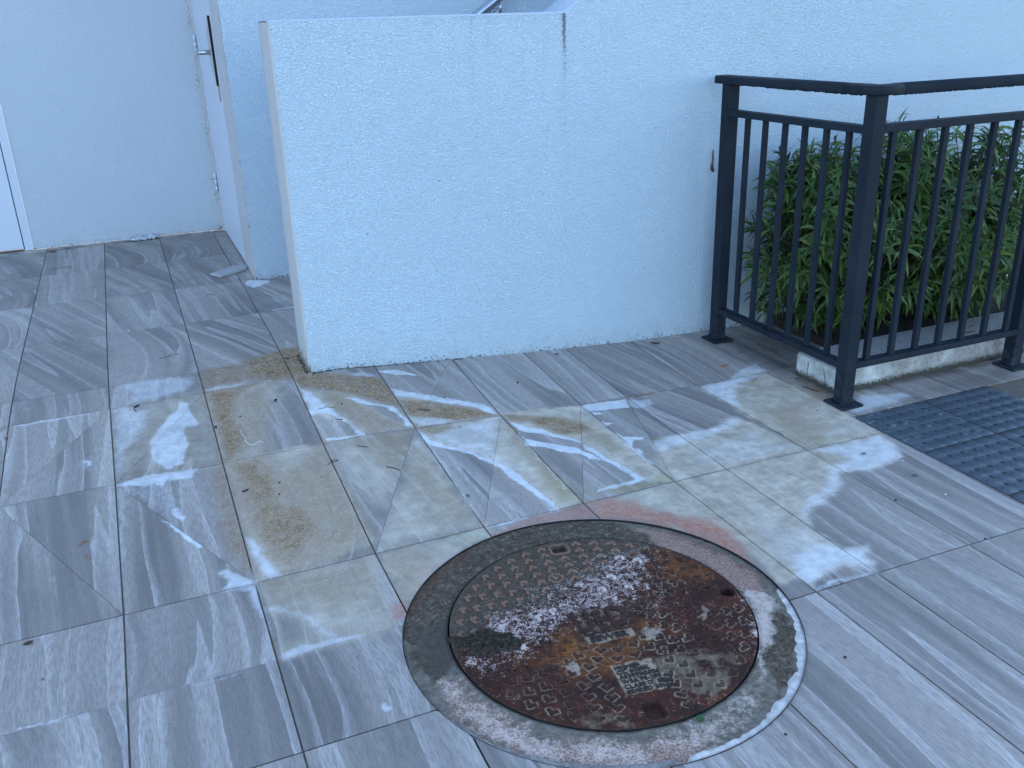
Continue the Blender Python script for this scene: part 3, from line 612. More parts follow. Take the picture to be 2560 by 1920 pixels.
def mat_collar():
    m = NT('stained_concrete_collar'); P = m.pos()
    a = m.attr('lidA'); c = m.node('ShaderNodeSeparateColor'); m.l.new(a.outputs['Color'], c.inputs[0])
    D, W, PK = c.outputs; SM = a.outputs['Alpha']
    b = m.attr('lidB'); d = m.node('ShaderNodeSeparateColor'); m.l.new(b.outputs['Color'], d.inputs[0])
    R, RI, _ = d.outputs
    n1 = m.noise(P, 14, 6, .65); n2 = m.noise(P, 70, 5, .68); n3 = m.noise(P, 210, 4, .65); n4 = m.noise(P, 480, 3, .6)
    col = m.mix(m.mr(n2, .35, .65), (.12, .10, .078), (.25, .215, .17))
    col = m.mix(m.mr(n1, .5, .7, 0., .6), col, (.12, .10, .08))
    pink = m.mix(m.mr(n3, .36, .62), (.17, .10, .075), (.46, .30, .235))
    col = m.mix(m.mr(m.math('ADD', PK, m.math('MULTIPLY', m.math('SUBTRACT', n2, .5), .5)), .25, .6, 0., .95), col, pink)
    film = m.mix(m.mr(m.math('ADD', m.math('MULTIPLY', n3, .6), m.math('MULTIPLY', n2, .4)), .38, .62), (.034, .025, .018), (.17, .13, .095))
    film = m.mix(m.mr(n2, .54, .66, 0., .55), film, (.28, .22, .14))
    col = m.mix(m.mr(m.math('ADD', D, m.math('MULTIPLY', m.math('SUBTRACT', n2, .5), .6)), .28, .6), col, film)
    col = m.mix(m.math('MULTIPLY', SM, .85), col, m.mix(n2, (.055, .048, .038), (.11, .095, .075)))
    col = m.mix(m.math('MULTIPLY', R, m.mr(n2, .4, .6, .3, .9)), col, (.14, .05, .025))
    col = m.mix(m.math('MULTIPLY', RI, m.mr(n2, .35, .6, .4, 1.)), col, (.03, .02, .015))
    wv = m.math('ADD', m.math('MULTIPLY', n3, .32), m.math('ADD', m.math('MULTIPLY', n2, .33), m.math('ADD', m.math('MULTIPLY', n4, .10), m.math('MULTIPLY', n1, .25))))
    wf = m.math('MULTIPLY', m.mr(m.math('ADD', wv, m.math('MULTIPLY', W, .24)), .58, .72), m.mr(W, .02, .2, 0., .85))
    col = m.mix(wf, col, m.mix(n1, (.52, .40, .33), (.78, .64, .56)))
    h = m.math('ADD', n3, m.math('MULTIPLY', n2, .9))
    return m.done(col, .85, m.bump(h, .8, .003), spec=.15)

def mat_simple(name, c, c2=None, rough=.8, scale=60, bump=.3, dist=.002, spec=None, metal=None):
    m = NT(name); P = m.pos(); n = m.noise(P, scale, 4, .6)
    col = m.mix(m.mr(n, .35, .65), c, c2 or tuple(q*.6 for q in c))
    return m.done(col, rough, m.bump(n, bump, dist), spec=spec, metal=metal)

def mat_leaf(name='glossy_lance_leaf'):
    m = NT(name)
    a = m.attr('tint'); c = m.node('ShaderNodeSeparateColor'); m.l.new(a.outputs['Color'], c.inputs[0])
    young, var, across = c.outputs
    P = m.pos(); n = m.noise(P, 30, 3, .6)
    old = m.mix(var, (.014, .042, .012), (.060, .140, .030))
    new = m.mix(var, (.12, .22, .035), (.22, .30, .05))
    col = m.mix(young, old, new)
    col = m.mix(m.mr(across, 0., .12, .35, 0.), col, (.20, .28, .10))
    col = m.mix(m.mr(n, .62, .7, 0., .5), col, (.16, .12, .04))
    pass
    t = m.node('ShaderNodeBsdfTranslucent'); m.l.new(col, t.inputs[0])
    mx = m.node('ShaderNodeMixShader'); mx.inputs[0].default_value = .28
    m.done(col, .38, spec=.45)
    m.l.new(m.b.outputs[0], mx.inputs[1]); m.l.new(t.outputs[0], mx.inputs[2])
    m.l.new(mx.outputs[0], m.n['Material Output'].inputs[0])
    return m.m

M_TILE = mat_tile(); M_GROUT = mat_grout()
M_WALL = mat_wall('pale_textured_render')
M_WALLS = mat_wall('pale_smoother_render', (.47, .54, .615), .45)
M_EDGE = mat_wall('shade_tinted_render_edge', (.49, .50, .515), .35)  # same wall, colour darkened and warmed to carry the end face's shade
M_DOOR = mat_paint('white_door_paint', (.52, .58, .68), .38, 0, .08, .03)
M_FRAME = mat_paint('chipped_cream_frame_paint', (.45, .46, .49), .45, .35, .2)
M_FRAME2 = mat_paint('white_frame_paint', (.50, .57, .67), .4, .0, .1)
M_POST = mat_powdercoat()
M_KERB = mat_concrete('worn_painted_concrete', 'kerb')
M_TACT = mat_tactile(); M_IRON = mat_iron(); M_COLLAR = mat_collar()
M_DARK = mat_simple('dark_joint', (.012, .011, .01), None, .9)
M_STEEL = mat_simple('brushed_steel', (.55, .57, .60), (.42, .44, .47), .28, 200, .1, .0003, metal=1.)
M_SEAL = mat_simple('white_sealant', (.66, .62, .58), (.42, .38, .34), .55, 45, .5, .003)
M_SEALG = mat_simple('grey_blue_sealant', (.30, .27, .24), (.16, .145, .13), .6, 70, .5, .003)
M_SOIL = mat_simple('dark_soil', (.03, .025, .02), (.012, .01, .008), .95, 50, .9, .01)
M_MOSS = mat_simple('black_mossy_silt', (.020, .014, .008), (.085, .062, .038), .95, 190, 1., .008)
M_LEAF = mat_leaf()
M_STEM = mat_simple('green_brown_stem', (.06, .055, .03), (.04, .05, .02), .7)
# ------------------------------------------------------------------ ground and paving
def grid_bed():
    xs = np.unique(np.concatenate([np.linspace(-60, -3, 6), np.arange(-3, 4.3, .1), XS[1:-1], np.linspace(4.5, 60, 6)]))
    ys = np.unique(np.concatenate([np.linspace(-60, -1, 6), np.arange(-1, 6.5, .1), YS[1:-1], np.linspace(7, 60, 5)]))
    X, Y = np.meshgrid(xs, ys)
    r = np.hypot(X-.819, Y-1.512)
    Z = gza(X, Y)-.0028
    Z = np.where(r < .43, Z-.06, Z)
    nx = len(xs)
    V = np.stack([X.ravel(), Y.ravel(), Z.ravel()], 1)
    F = [(j*nx+i, j*nx+i+1, (j+1)*nx+i+1, (j+1)*nx+i) for j in range(len(ys)-1) for i in range(nx-1)]
    o = mesh_obj('ground', V, F, M_GROUT)
    L = stain_layers(V[:, 0], V[:, 1], STAINS)
    z = np.zeros(len(V)); g = lambda k: L.get(k, z)
    set_attr(o.data, 'stain', np.stack([g('W'), g('F'), g('B'), g('R')], 1))
    tag(o, 'paved ground bedding with sandy grout joints', None, None, 'structure')
    return o
ground = grid_bed()
paving = empty('paving')
tag(paving, 'grey banded stone tile paving, stained round the round manhole', None, None, 'structure')

CX = [-.181+.3035*k for k in range(-5, 0)]+[-.181, .122, .427, .729, 1.031, 1.331, 1.515, 1.816, 2.122, 2.430, 2.738, 3.04, 3.34, 3.64]
i0 = CX.index(-.181)                     # the joint called C1
def cx(k): return CX[i0+k-1]
HC, HR = (.819, 1.512), .4475            # hole in the paving for the manhole collar

rt_ = random.Random(11)
TILES = []
def inset(P, D):
    """inset convex ccw polygon P, edge k (P[k]->P[k+1]) by D[k]"""
    n = len(P); out = []
    L = []
    for k in range(n):
        a = Vector(P[k]); b = Vector(P[(k+1) % n]); d = (b-a).normalized(); nn = Vector((-d.y, d.x))
        L.append((a+nn*D[k], d))
    for k in range(n):
        (p, d), (q, e) = L[k-1], L[k]
        den = d.x*e.y-d.y*e.x
        t = ((q.x-p.x)*e.y-(q.y-p.y)*e.x)/den
        out.append((p.x+d.x*t, p.y+d.y*t))
    return out
def tile_piece(P, D, slope, curv, tone, name='tile', mat=None, parent=paving):
    """P ccw corners (3 or 4); gives one slab with its own edges"""
    Q = inset(P, D)
    if len(Q) == 3: Q = Q+[Q[2]]
    Q = np.array(Q)
    w = max(np.hypot(*(Q[1]-Q[0])), np.hypot(*(Q[2]-Q[3]))); h = max(np.hypot(*(Q[3]-Q[0])), np.hypot(*(Q[2]-Q[1])))
    c = Q.mean(0)
    def grid(nx, ny):
        u, v = np.meshgrid(np.linspace(0, 1, nx+1), np.linspace(0, 1, ny+1))
        u = u.ravel()[:, None]; v = v.ravel()[:, None]
        return (1-v)*((1-u)*Q[0]+u*Q[1])+v*((1-u)*Q[3]+u*Q[2])
    T = grid(max(2, int(w/.05)), max(2, int(h/.05)))
    L = stain_layers(T[:, 0], T[:, 1], STAINS)
    stained = any(A.max() > .02 for A in L.values())
    near = np.hypot(c[0]-HC[0], c[1]-HC[1]) < HR+.36
    if stained: st = .006
    elif near: st = .02
    else: st = None
    nx, ny = (max(1, round(w/st)), max(1, round(h/st))) if st else (1, 3)
    G = grid(nx, ny)
    r = np.hypot(G[:, 0]-HC[0], G[:, 1]-HC[1])
    F = []
    ins = r < HR
    if near and ins.any():
        G2 = G.copy()
        k = ins
        G2[k] = np.array(HC)+(G[k]-HC)/np.maximum(r[k], 1e-6)[:, None]*HR
        far = r < HR-2*st
        for j in range(ny):
            for i in range(nx):
                q = (j*(nx+1)+i, j*(nx+1)+i+1, (j+1)*(nx+1)+i+1, (j+1)*(nx+1)+i)
                if all(ins[list(q)]) or any(far[list(q)]): continue
                F.append(q)
        G = G2
        if not F: return None
    else:
        F = [(j*(nx+1)+i, j*(nx+1)+i+1, (j+1)*(nx+1)+i+1, (j+1)*(nx+1)+i) for j in range(ny) for i in range(nx)]
    lip = rt_.uniform(-.0004, .0005)
    Z = gza(G[:, 0], G[:, 1])+lip
    V = np.stack([G[:, 0]-c[0], G[:, 1]-c[1], Z], 1)
    used = np.unique(np.array(F).ravel()); remap = -np.ones(len(V), int); remap[used] = np.arange(len(used))
    V = V[used]; G = G[used]; F = [tuple(int(remap[i]) for i in f) for f in F]
    # skirt down the outer edges
    ec = {}
    for f in F:
        for a, b in zip(f, f[1:]+f[:1]):
            if (b, a) in ec: del ec[(b, a)]
            else: ec[(a, b)] = 1
    bv = {}
    VV = [tuple(v) for v in V]; GG = [tuple(g) for g in G]
    for a, b in ec:
        for q in (a, b):
            if q not in bv:
                bv[q] = len(VV); v = VV[q]; VV.append((v[0], v[1], v[2]-.009)); GG.append(GG[q])
        F.append((b, a, bv[a], bv[b]))
    o = mesh_obj(name, VV, F, mat or M_TILE, parent)
    o.location = (c[0], c[1], 0)
    o.color = (rt_.random(), slope, curv, tone)
    if stained:
        GG = np.array(GG); L = stain_layers(GG[:, 0], GG[:, 1], STAINS); z = np.zeros(len(GG)); g = lambda k: L.get(k, z)
        set_attr(o.data, 'stain', np.stack([g('W'), g('F'), g('B'), g('R')], 1))
        set_attr(o.data, 'stain2', np.stack([g('G'), g('D'), g('O'), z], 1))
        at_ = o.data.attributes.new('stain3', 'FLOAT', 'POINT'); at_.data.foreach_set('value', g('R').astype(np.float32))
    o.data.polygons.foreach_set('use_smooth', [False]*len(o.data.polygons))
    return o
J, JH = .0021, .0005
def cell(x0, x1, y0, y1, diag=None, style='mid', jy0=J, jy1=J, only=None):
    if style == 'back': sl, cu = rt_.uniform(.18, .48), rt_.uniform(-.8, .8)
    elif style == 'right': sl, cu = rt_.uniform(-.10, .06), rt_.uniform(-.2, .2)
    elif style == 'fan': sl, cu = rt_.uniform(-.05, .22), rt_.uniform(-.4, .4)
    else: sl, cu = rt_.uniform(-.20, .10), rt_.uniform(-.9, .9)
    if rt_.random() < .3 and style == 'back': sl = rt_.uniform(.0, .15)
    tone = rt_.uniform(.86, 1.08)
    a, b, c, d = (x0, y0), (x1, y0), (x1, y1), (x0, y1)
    if diag is None:
        tile_piece([a, b, c, d], [jy0, J, jy1, J], sl, cu, tone)
    elif diag == 'a':      # joint from far-right corner to near-left corner
        tile_piece([a, b, c], [jy0, J, JH], sl, cu, tone)
        tile_piece([a, c, d], [JH, jy1, J], sl, cu, tone)
    else:                  # 'b' joint from far-left corner to near-right corner
        tile_piece([a, b, d], [jy0, JH, J], sl, cu, tone)
        tile_piece([b, c, d], [J, jy1, JH], sl, cu, tone)
RY = [-.42, .18, .784, 1.392, 2.005, 2.614, 3.095, 3.278, 3.883, 4.489, 5.095, 5.70, 5.79]
n = len(CX)
for k in range(n-1):
    x0, x1 = CX[k], CX[k+1]; c = k-i0+1           # column between joints c and c+1
    for j in range(len(RY)-1):
        y0, y1 = RY[j], RY[j+1]
        if y0 >= 3.09 and x0 > .72: continue
        if x0 > 3.1 and y0 < .1: continue
        dg = None; style = 'mid'
        if y0 > 3.27: style = 'back'
        elif x0 > 1.0 and y0 < 2.0: style = 'right'
        elif x0 > .4: style = 'fan'
        if y0 == 2.614 and -1 <= c <= 2: dg = 'a'
        if y0 == 2.614 and c == 4: dg = 'a'
        if y0 == 2.005 and 3 <= c <= 6: dg = 'a'
        if y0 == 2.005 and -1 <= c <= 1: dg = 'b'
        if y0 == 2.614 and x0 > .4: y1 = 3.12
        if x0 > 2.0:                              # tactile field and the rows beside it
            if y0 == 2.005:
                cell(x0, x1, 2.14, 2.614, None, 'fan'); continue
            if y0 < 2.005 and x0 < 2.70: continue
        if y0 == 1.392 and x1 < .43:              # short cut tiles at the left
            cell(x0, x1, 1.392, 1.684, None, style, J, JH); cell(x0, x1, 1.684, 2.005, None, style, JH, J); continue
        cell(x0, x1, y0, y1, dg, style)
# little strips that close the floor against the side wall behind the low wall
for y0, y1 in ((3.12, 3.278), (3.278, 3.909), (3.909, 4.49)):
    cell(.729, 1.031, y0, y1, None, 'back')

# tactile tiles: six by six low domes each, moulded in one piece with the tile
def tactile(x0, y0, w, h, worn):
    bm = bmesh.new()
    zb = lambda x, y: gz(x, y)+.0012
    g = .0021
    cs = [(x0+g, y0+g), (x0+w-g, y0+g), (x0+w-g, y0+h-g), (x0+g, y0+h-g)]
    xc, yc = x0+w/2, y0+h/2
    N = 6; sx, sy = w/N, h/N
    nseg = 16; ring_r = (.0162, .0146, .0114, .0104)
    ring_z = (0., .0008, .0019, .0020)
    wl = bm.verts.layers.float.new('ringw')
    for i in range(N):
        for j in range(N):
            ax, bx = x0+i*sx, x0+(i+1)*sx; ay, by = y0+j*sy, y0+(j+1)*sy
            if i == 0: ax += g
            if i == N-1: bx -= g
            if j == 0: ay += g
            if j == N-1: by -= g
            mx, my = x0+(i+.5)*sx, y0+(j+.5)*sy
            sq = []
            for k in range(nseg):
                t = 2*PI*(k+.5)/nseg; cx_, sy_ = math.cos(t), math.sin(t)
                s = 1/max(abs(cx_), abs(sy_))
                px = mx+cx_*s*sx/2; py = my+sy_*s*sy/2
                px = min(max(px, ax), bx); py = min(max(py, ay), by)
                sq.append(bm.verts.new((px-xc, py-yc, zb(px, py))))
            prev = sq
            wear = worn*(rt_.random() < .55)
            for r, zz in zip(ring_r, ring_z):
                cur = []
                for k in range(nseg):
                    t = 2*PI*(k+.5)/nseg
                    px = mx+math.cos(t)*r; py = my+math.sin(t)*r
                    v = bm.verts.new((px-xc, py-yc, zb(px, py)+zz)); v[wl] = wear*.9 if .0145 < r < .0163 and math.sin(t) > -.1 else 0.
                    cur.append(v)
                for k in range(nseg):
                    bm.faces.new((prev[k], prev[(k+1) % nseg], cur[(k+1) % nseg], cur[k]))
                prev = cur
            bm.faces.new(prev)
    # rim skirt
    bmesh.ops.remove_doubles(bm, verts=bm.verts, dist=1e-5)
    be = [e for e in bm.edges if e.is_boundary]
    r = bmesh.ops.extrude_edge_only(bm, edges=be)
    for v in r['geom']:
        if isinstance(v, bmesh.types.BMVert): v.co.z -= .012
    bmesh.ops.recalc_face_normals(bm, faces=bm.faces)
    o = bm_obj('tactile_tile', bm, M_TACT, paving)
    o.location = (xc, yc, 0)
    for p in o.data.polygons: p.use_smooth = len(p.vertices) < 5 and abs(p.normal.z) > .3
    return o
ty = [2.14-.3035*k for k in range(0, 6)]
for r_ in range(5):
    for q in range(2):
        tactile((2.122, 2.430)[q], ty[r_+1], .308, .3035, 1. if (r_ == 0 and q == 0) else .12)

# ------------------------------------------------------------------ walls
def wall_sheet(name, pts_fn, nu, nv, mat, parent, corner=None, grimf=None):
    """a gridded face; pts_fn(u,v)->(x,y,z)"""
    V = []; A = []
    for j in range(nv+1):
        for i in range(nu+1):
            p = pts_fn(i/nu, j/nv); V.append(p)
            A.append((min(max(p[2]-gz(p[0], p[1]), 0), 1), corner(p) if corner else 0, grimf(p) if grimf else 0, 1))
    F = [(j*(nu+1)+i, j*(nu+1)+i+1, (j+1)*(nu+1)+i+1, (j+1)*(nu+1)+i) for j in range(nv) for i in range(nu)]
    o = mesh_obj(name, V, F, mat, parent)
    set_attr(o.data, 'foot', np.array(A))
    return o
WY, WT = 3.11, .19          # low wall: front plane, thickness
WX0, WX1 = .490, 5.2
KX, KZ, SL = 1.524, 1.27, .65
def wtop(x): return KZ if x < KX else KZ+SL*(x-KX)
lw = empty('low_wall', (WX0, WY, .08))
lw.location = (0, 0, 0)
tag(lw, 'pale blue-white textured render wall in the middle, waist high then rising with the stair at right', 'wall')
xs_w = sorted(set([WX0+.006]+list(np.arange(.55, .95, .05))+list(np.arange(.95, 1.6, .01))+list(np.arange(1.6, 5.2, .05))+[KX, KX-.01, KX+.012, KX-.03, KX+.03]+[WX1]))
xs_w = [x for i, x in enumerate(xs_w) if i == 0 or x-xs_w[i-1] > .004 or x == KX]
xs_w = [x for i, x in enumerate(xs_w) if i == len(xs_w)-1 or xs_w[i+1]-x > .004 or x == KX]
zs_n = 40
def grim_front(p):
    x, z = p[0], p[2]
    g = max(0, 1-abs(x-1.522)/.016)*max(0, min(1, (z-.62)/.6))*(.35+.65*max(0, min(1, (z-1.02)/.2)))
    g = max(g, .30*max(0, 1-abs(x-1.40)/.10)*max(0, 1-abs(z-1.26)/.08))
    g = max(g, .38*max(0, min(1, (x-.9)/.3))*max(0, min(1, (1.56-x)/.06))*max(0, 1-(wtop(x)-z)/.045))
    for xx, ss, z0 in ((1.02, .30, .8), (1.10, .22, .9), (1.17, .40, .45), (1.23, .28, .7), (1.36, .24, .9), (1.44, .26, .85), (1.522, .55, .35)):
        g = max(g, ss*max(0, 1-abs(x-xx-.004*math.sin(z*17+xx*9))/.019)*max(0, min(1, (z-z0)/(1.2-z0))))
    return g
V = []; A = []; F = []
for i, x in enumerate(xs_w):
    zb = gz(x, WY)-.004; zt = wtop(x)-.006
    for j in range(zs_n+1):
        t = j/zs_n; t = t**1.35 if j < zs_n/2 else t**1.35
        z = zb+(zt-zb)*t
        wv = .0012*vnoise(np.array([x]), np.array([z]), 3.5, 9)[0]
        V.append((x, WY+wv, z)); A.append((min(max(z-gz(x, WY), 0), 1), 0, grim_front((x, WY, z)), 1))
for i in range(len(xs_w)-1):
    for j in range(zs_n):
        a = i*(zs_n+1)+j; F.append((a, a+zs_n+1, a+zs_n+2, a+1))
o = mesh_obj('front_face', V, F, M_WALL, lw); set_attr(o.data, 'foot', np.array(A))
o.data.polygons.foreach_set('use_smooth', [True]*len(o.data.polygons))
# end face (smoother, its dimmer warmer light put into the colour), with a rounded arris
V = []; A = []; F = []
arc = [(WX0+.006*(1-math.sin(t)), WY+.006*(1-math.cos(t))) for t in (0, PI/6, PI/3, PI/2)]
prof = arc+[(WX0, WY+.05), (WX0, WY+.1), (WX0, WY+.15), (WX0, WY+WT-.006), (WX0+.006, WY+WT)]
for (x, y) in prof:
    for j in range(21):
        z = gz(WX0, y)-.004+(KZ-.006-gz(WX0, y)+.004)*(j/20)**1.5
        V.append((x, y, z)); A.append((min(max(z-gz(WX0, y), 0), 1), .8 if j < 3 else 0, 0, 1))
for i in range(len(prof)-1):
    for j in range(20):
        a = i*21+j; F.append((a+1, a+22, a+21, a))
o = mesh_obj('end_face', V, F, M_EDGE, lw, True); set_attr(o.data, 'foot', np.array(A))
# back face and top
V = []; F = []
for x in (WX0+.006, KX, WX1):
    V += [(x, WY+WT, -.05), (x, WY+WT, wtop(x)-.006)]
F = [(2, 0, 1, 3), (4, 2, 3, 5)]
o = mesh_obj('back_face', V, F, M_WALLS, lw); set_attr(o.data, 'foot', np.array([(1, 0, 0, 1)]*len(V)))
V = []; F = []
tp = [(0, -.006), (.0015, -.0025), (.005, 0), (WT/2, .001), (WT-.005, 0), (WT-.0015, -.0025), (WT, -.006)]
txs = [WX0+.001, WX0+.006]+list(np.arange(.56, KX-.02, .08))+[KX, KX+.06]+list(np.arange(KX+.2, WX1, .3))+[WX1]
for x in txs:
    for d, h in tp:
        dd = .004 if x == txs[0] else 0
        V.append((x, WY+d, wtop(x)+h-dd))
for i in range(len(txs)-1):
    for j in range(len(tp)-1):
        a = i*len(tp)+j; F.append((a, a+len(tp), a+len(tp)+1, a+1))
o = mesh_obj('top_face', V, F, M_WALLS, lw, True); set_attr(o.data, 'foot', np.array([(1, 0, 0, 1)]*len(V)))

# wall that stands behind the low wall, stair side
rw = empty('stair_wall'); tag(rw, 'textured pale wall behind the low wall, stair handrail fixed to it', 'wall')
wall_sheet('wall_face', lambda u, v: (  .50+5*u**2.4, 4.45, gz(.5, 4.45)-.004+6.3*v**2.2), 24, 34, M_WALL, rw,
           lambda p: max(0, 1-(p[0]-.5)/.015)*.45)
wall_sheet('wall_top', lambda u, v: (.50+5*u, 4.45+.25*v, 6.40), 2, 1, M_WALL, rw)  # unseen upper wall, raised this tall to keep the court shaded
# side wall with door (plane x=.50)
sw = empty('door_wall'); tag(sw, 'narrow side wall with a white door and steel lever handle, behind the low wall', 'wall')
zf = .111
wall_sheet('wall_face', lambda u, v: (.50, 5.79-1.34*u, 2.20+4.2*v), 4, 4, M_WALL, sw)  # height above view added so the wall blocks the sun
wall_sheet('wall_face', lambda u, v: (.4985, 4.50-.05*u, zf-.004+2.10*v), 1, 20, M_EDGE, sw, lambda p: .5)
# rust and flaking paint under the lock plate
box('rust_patch', .4955, .4998, 4.872, 4.905, .915, .990, mat_simple('flaking_rusty_paint', (.24, .15, .08), (.42, .38, .33), .8, 70, .5), sw, .001)
# door frame: near jamb, far jamb, head
M_FR = M_FRAME
box('door_frame', .4975, .56, 4.500, 4.790, zf-.003, 2.20, M_FR, sw, .004)
box('door_frame', .490, .56, 5.735, 5.788, zf-.003, 2.20, M_FR, sw, .003)
box('door_frame', .4975, .56, 4.792, 5.733, 2.14, 2.198, M_FR, sw, .004)
dr = box('door', .500, .54, 4.797, 5.728, zf+.006, 2.136, M_DOOR, sw, .002)
box('gap_shade_backing', .541, .56, 4.788, 5.738, zf-.002, 2.14, M_DARK, sw)  # near-black sheet behind the leaf, stands in for shade in the gap
# raised moulding line along the leading edge
box('cover_strip', .4965, .4995, 4.800, 4.822, zf+.008, 2.13, M_DOOR, sw, .001)
plate_pts = [(4.892, 1.00), (4.93, 1.03), (4.99, 1.05), (5.03, 1.09), (5.04, 1.23), (5.0, 1.255), (4.95, 1.27), (4.892, 1.315)]
bm = bmesh.new()
vs = [bm.verts.new((.4985, y, z)) for y, z in plate_pts]; f = bm.faces.new(vs)
r = bmesh.ops.extrude_face_region(bm, geom=[f])
for v in r['geom']:
    if isinstance(v, bmesh.types.BMVert): v.co.x = .490
bmesh.ops.recalc_face_normals(bm, faces=bm.faces)
pl = bm_obj('lock_plate', bm, mat_paint('grey_lock_plate_paint', (.42, .43, .44), .4, .2), sw)
box('gap_shade_strip', .4895, .4995, 4.868, 4.890, .99, 1.31, M_DARK, sw)  # solid near-black strip painted as the shaded gap beside the plate
bm = bmesh.new(); tube_bm(bm, [(.492, 4.965, 1.145), (.458, 4.965, 1.145), (.445, 4.970, 1.145), (.438, 4.985, 1.145), (.436, 5.03, 1.145), (.436, 5.085, 1.145)], [.0125, .0115, .011, .0105, .0105, .0105], 12)
bm_obj('lever_handle', bm, M_STEEL, sw, True)
for zc in (1.17, .40, 1.92):
    bm = bmesh.new()
    for a in range(3):
        tube_bm(bm, [(.489, 5.727, zc-.05+a*.036), (.489, 5.727, zc-.017+a*.036)], .0075, 8)
    bm_obj('hinge', bm, M_DOOR, sw, True)
# left rear wall (plane y=5.79)
lr = empty('rear_wall'); tag(lr, 'pale rendered wall at far left with a white door at its left edge', 'wall')
LRY = 5.79
wall_sheet('wall_face', lambda u, v: (-.556+1.056*u, LRY, zf-.002+6.3*v**2.4), 30, 46, M_WALLS, lr,
           lambda p: (max(0, 1-(.5-p[0])/.05)*(.75+.25*math.sin(p[2]*21)) if p[2] < 1.6 else 0))
wall_sheet('wall_face', lambda u, v: (-4.+2.48*u, LRY, zf-.002+6.3*v**1.6), 6, 10, M_WALLS, lr)
wall_sheet('wall_face', lambda u, v: (-1.52+.964*u, LRY, 2.22+4.19*v), 4, 4, M_WALLS, lr)  # unseen upper part made tall for its shadow over the paving
box('door_frame', -.598, -.557, LRY-.008, LRY+.05, zf-.002, 2.22, M_FRAME2, lr, .002)
box('door_frame', -1.52, -1.48, LRY-.008, LRY+.05, zf-.002, 2.22, M_FRAME2, lr, .002)
box('door_frame', -1.478, -.600, LRY-.008, LRY+.05, 2.17, 2.219, M_FRAME2, lr, .002)
box('door', -1.473, -.6045, LRY+.004, LRY+.045, zf+.007, 2.165, M_DOOR, lr, .002)
box('gap_shade_backing', -1.479, -.599, LRY+.046, LRY+.06, zf-.002, 2.17, M_DARK, lr)  # dark backing, paints the shade seen round the door leaf

# stair handrail on the wall behind
hr = empty('handrail'); tag(hr, 'brushed steel handrail slanting up behind the top of the low wall', 'handrail')
def hp(s, dz=0): return (1.72+.85*s, 4.37, 1.30+.55*s+dz)
bm = bmesh.new(); tube_bm(bm, [hp(-.55), hp(0), hp(1), hp(3)], .021, 14); bm_obj('rail', bm, M_STEEL, hr, True)
bx = 1.80
bm = bmesh.new()
tube_bm(bm, [(bx, 4.372, 1.332), (bx, 4.372, 1.295), (bx+.004, 4.39, 1.272), (bx+.005, 4.43, 1.268)], .008, 8)
bm_obj('bracket', bm, M_STEEL, hr, True)
bm = bmesh.new()
bmesh.ops.create_cone(bm, cap_ends=True, segments=24, radius1=.036, radius2=.030, depth=.010, matrix=Matrix.Translation((bx+.005, 4.444, 1.268)) @ Matrix.Rotation(PI/2, 4, 'X'))
bm_obj('wall_rose', bm, M_STEEL, hr, True)

# ------------------------------------------------------------------ manhole
MC = (.819, 1.508); MR = .3435; MZ = -.0185
mh = empty('manhole_cover'); tag(mh, 'round rusted cast iron sewer manhole cover with raised arrow treads', 'manhole cover')
ROT = math.radians(-8.2)
def rings():
    out = []
    for r, N, ph in ((.319, 43, 90.4), (.289, 39, 91.3), (.259, 35, 92.4), (.229, 31, 93.8), (.199, 28, 95.9), (.170, 24, 98.3), (.142, 21, 101.6), (.113, 18, -98.8)):
        for k in range(N):
            t = math.radians(ph+k*360/N)
            out.append((r*math.cos(t), r*math.sin(t), t))
    return out
def free(x, y):
    lx = x*math.cos(-ROT)-y*math.sin(-ROT); ly = x*math.sin(-ROT)+y*math.cos(-ROT)
    if abs(lx-(-.002)) < .034 and abs(ly-.305) < .036: return False          # upper pocket
    if abs(lx+.001) < .036 and abs(ly+.310) < .040: return False             # lower pocket
    if math.hypot(x-.314, y+.040) < .032: return False
    if math.hypot(x+.023, y-.187) < .027: return False
    if -.072 < lx < .072 and -.085 < ly < .052: return False
    if -.045 < lx-.004 < .062 and -.262 < ly < -.150: return False
    return True
TR = [t for t in rings() if free(t[0], t[1])]
def vee(x, y, t, s=1.):
    """outline of an arrow tread pointing outwards"""
    L, w = .0180*s, .0072*s
    q = math.sqrt(.5)
    tip = (.0095, 0)
    pts = [tip, (tip[0]-L*q, L*q), (tip[0]-L*q-w*q, L*q-w*q), (tip[0]-w*2*q, 0), (tip[0]-L*q-w*q, -L*q+w*q), (tip[0]-L*q, -L*q)]
    return [(x+a*math.cos(t)-b*math.sin(t), y+a*math.sin(t)+b*math.cos(t)) for a, b in pts]
def lid_attrs(x, y, ring=None, tread=0., ink=0.):
    L = stain_layers(x, y, LID_STAINS, .012); z = np.zeros(x.shape); g = lambda k: L.get(k, z)
    A = np.stack([g('D'), g('W'), g('A'), g('G')], 1)
    B = np.stack([g('K'), ring if ring is not None else z, z+tread, z+ink], 1)
    return A, B
def rrect(x, y, cx_, cy_, hx, hy, r, rot):
    dx, dy = x-cx_, y-cy_
    a = dx*math.cos(-rot)-dy*math.sin(-rot); b = dx*math.sin(-rot)+dy*math.cos(-rot)
    qx = np.abs(a)-hx+r; qy = np.abs(b)-hy+r
    return np.hypot(np.maximum(qx, 0), np.maximum(qy, 0))+np.minimum(np.maximum(qx, qy), 0)-r
st = .0024; nn_ = int(MR/st)+2
ax = np.arange(-nn_, nn_+1)*st
X, Y = np.meshgrid(ax, ax); X = X.ravel(); Y = Y.ravel(); r = np.hypot(X, Y)
inside = r < MR
s = np.where(inside, 1., MR/np.maximum(r, 1e-6)); keepv = r < MR+st*1.5
X = X*s; Y = Y*s
m_ = 2*nn_+1
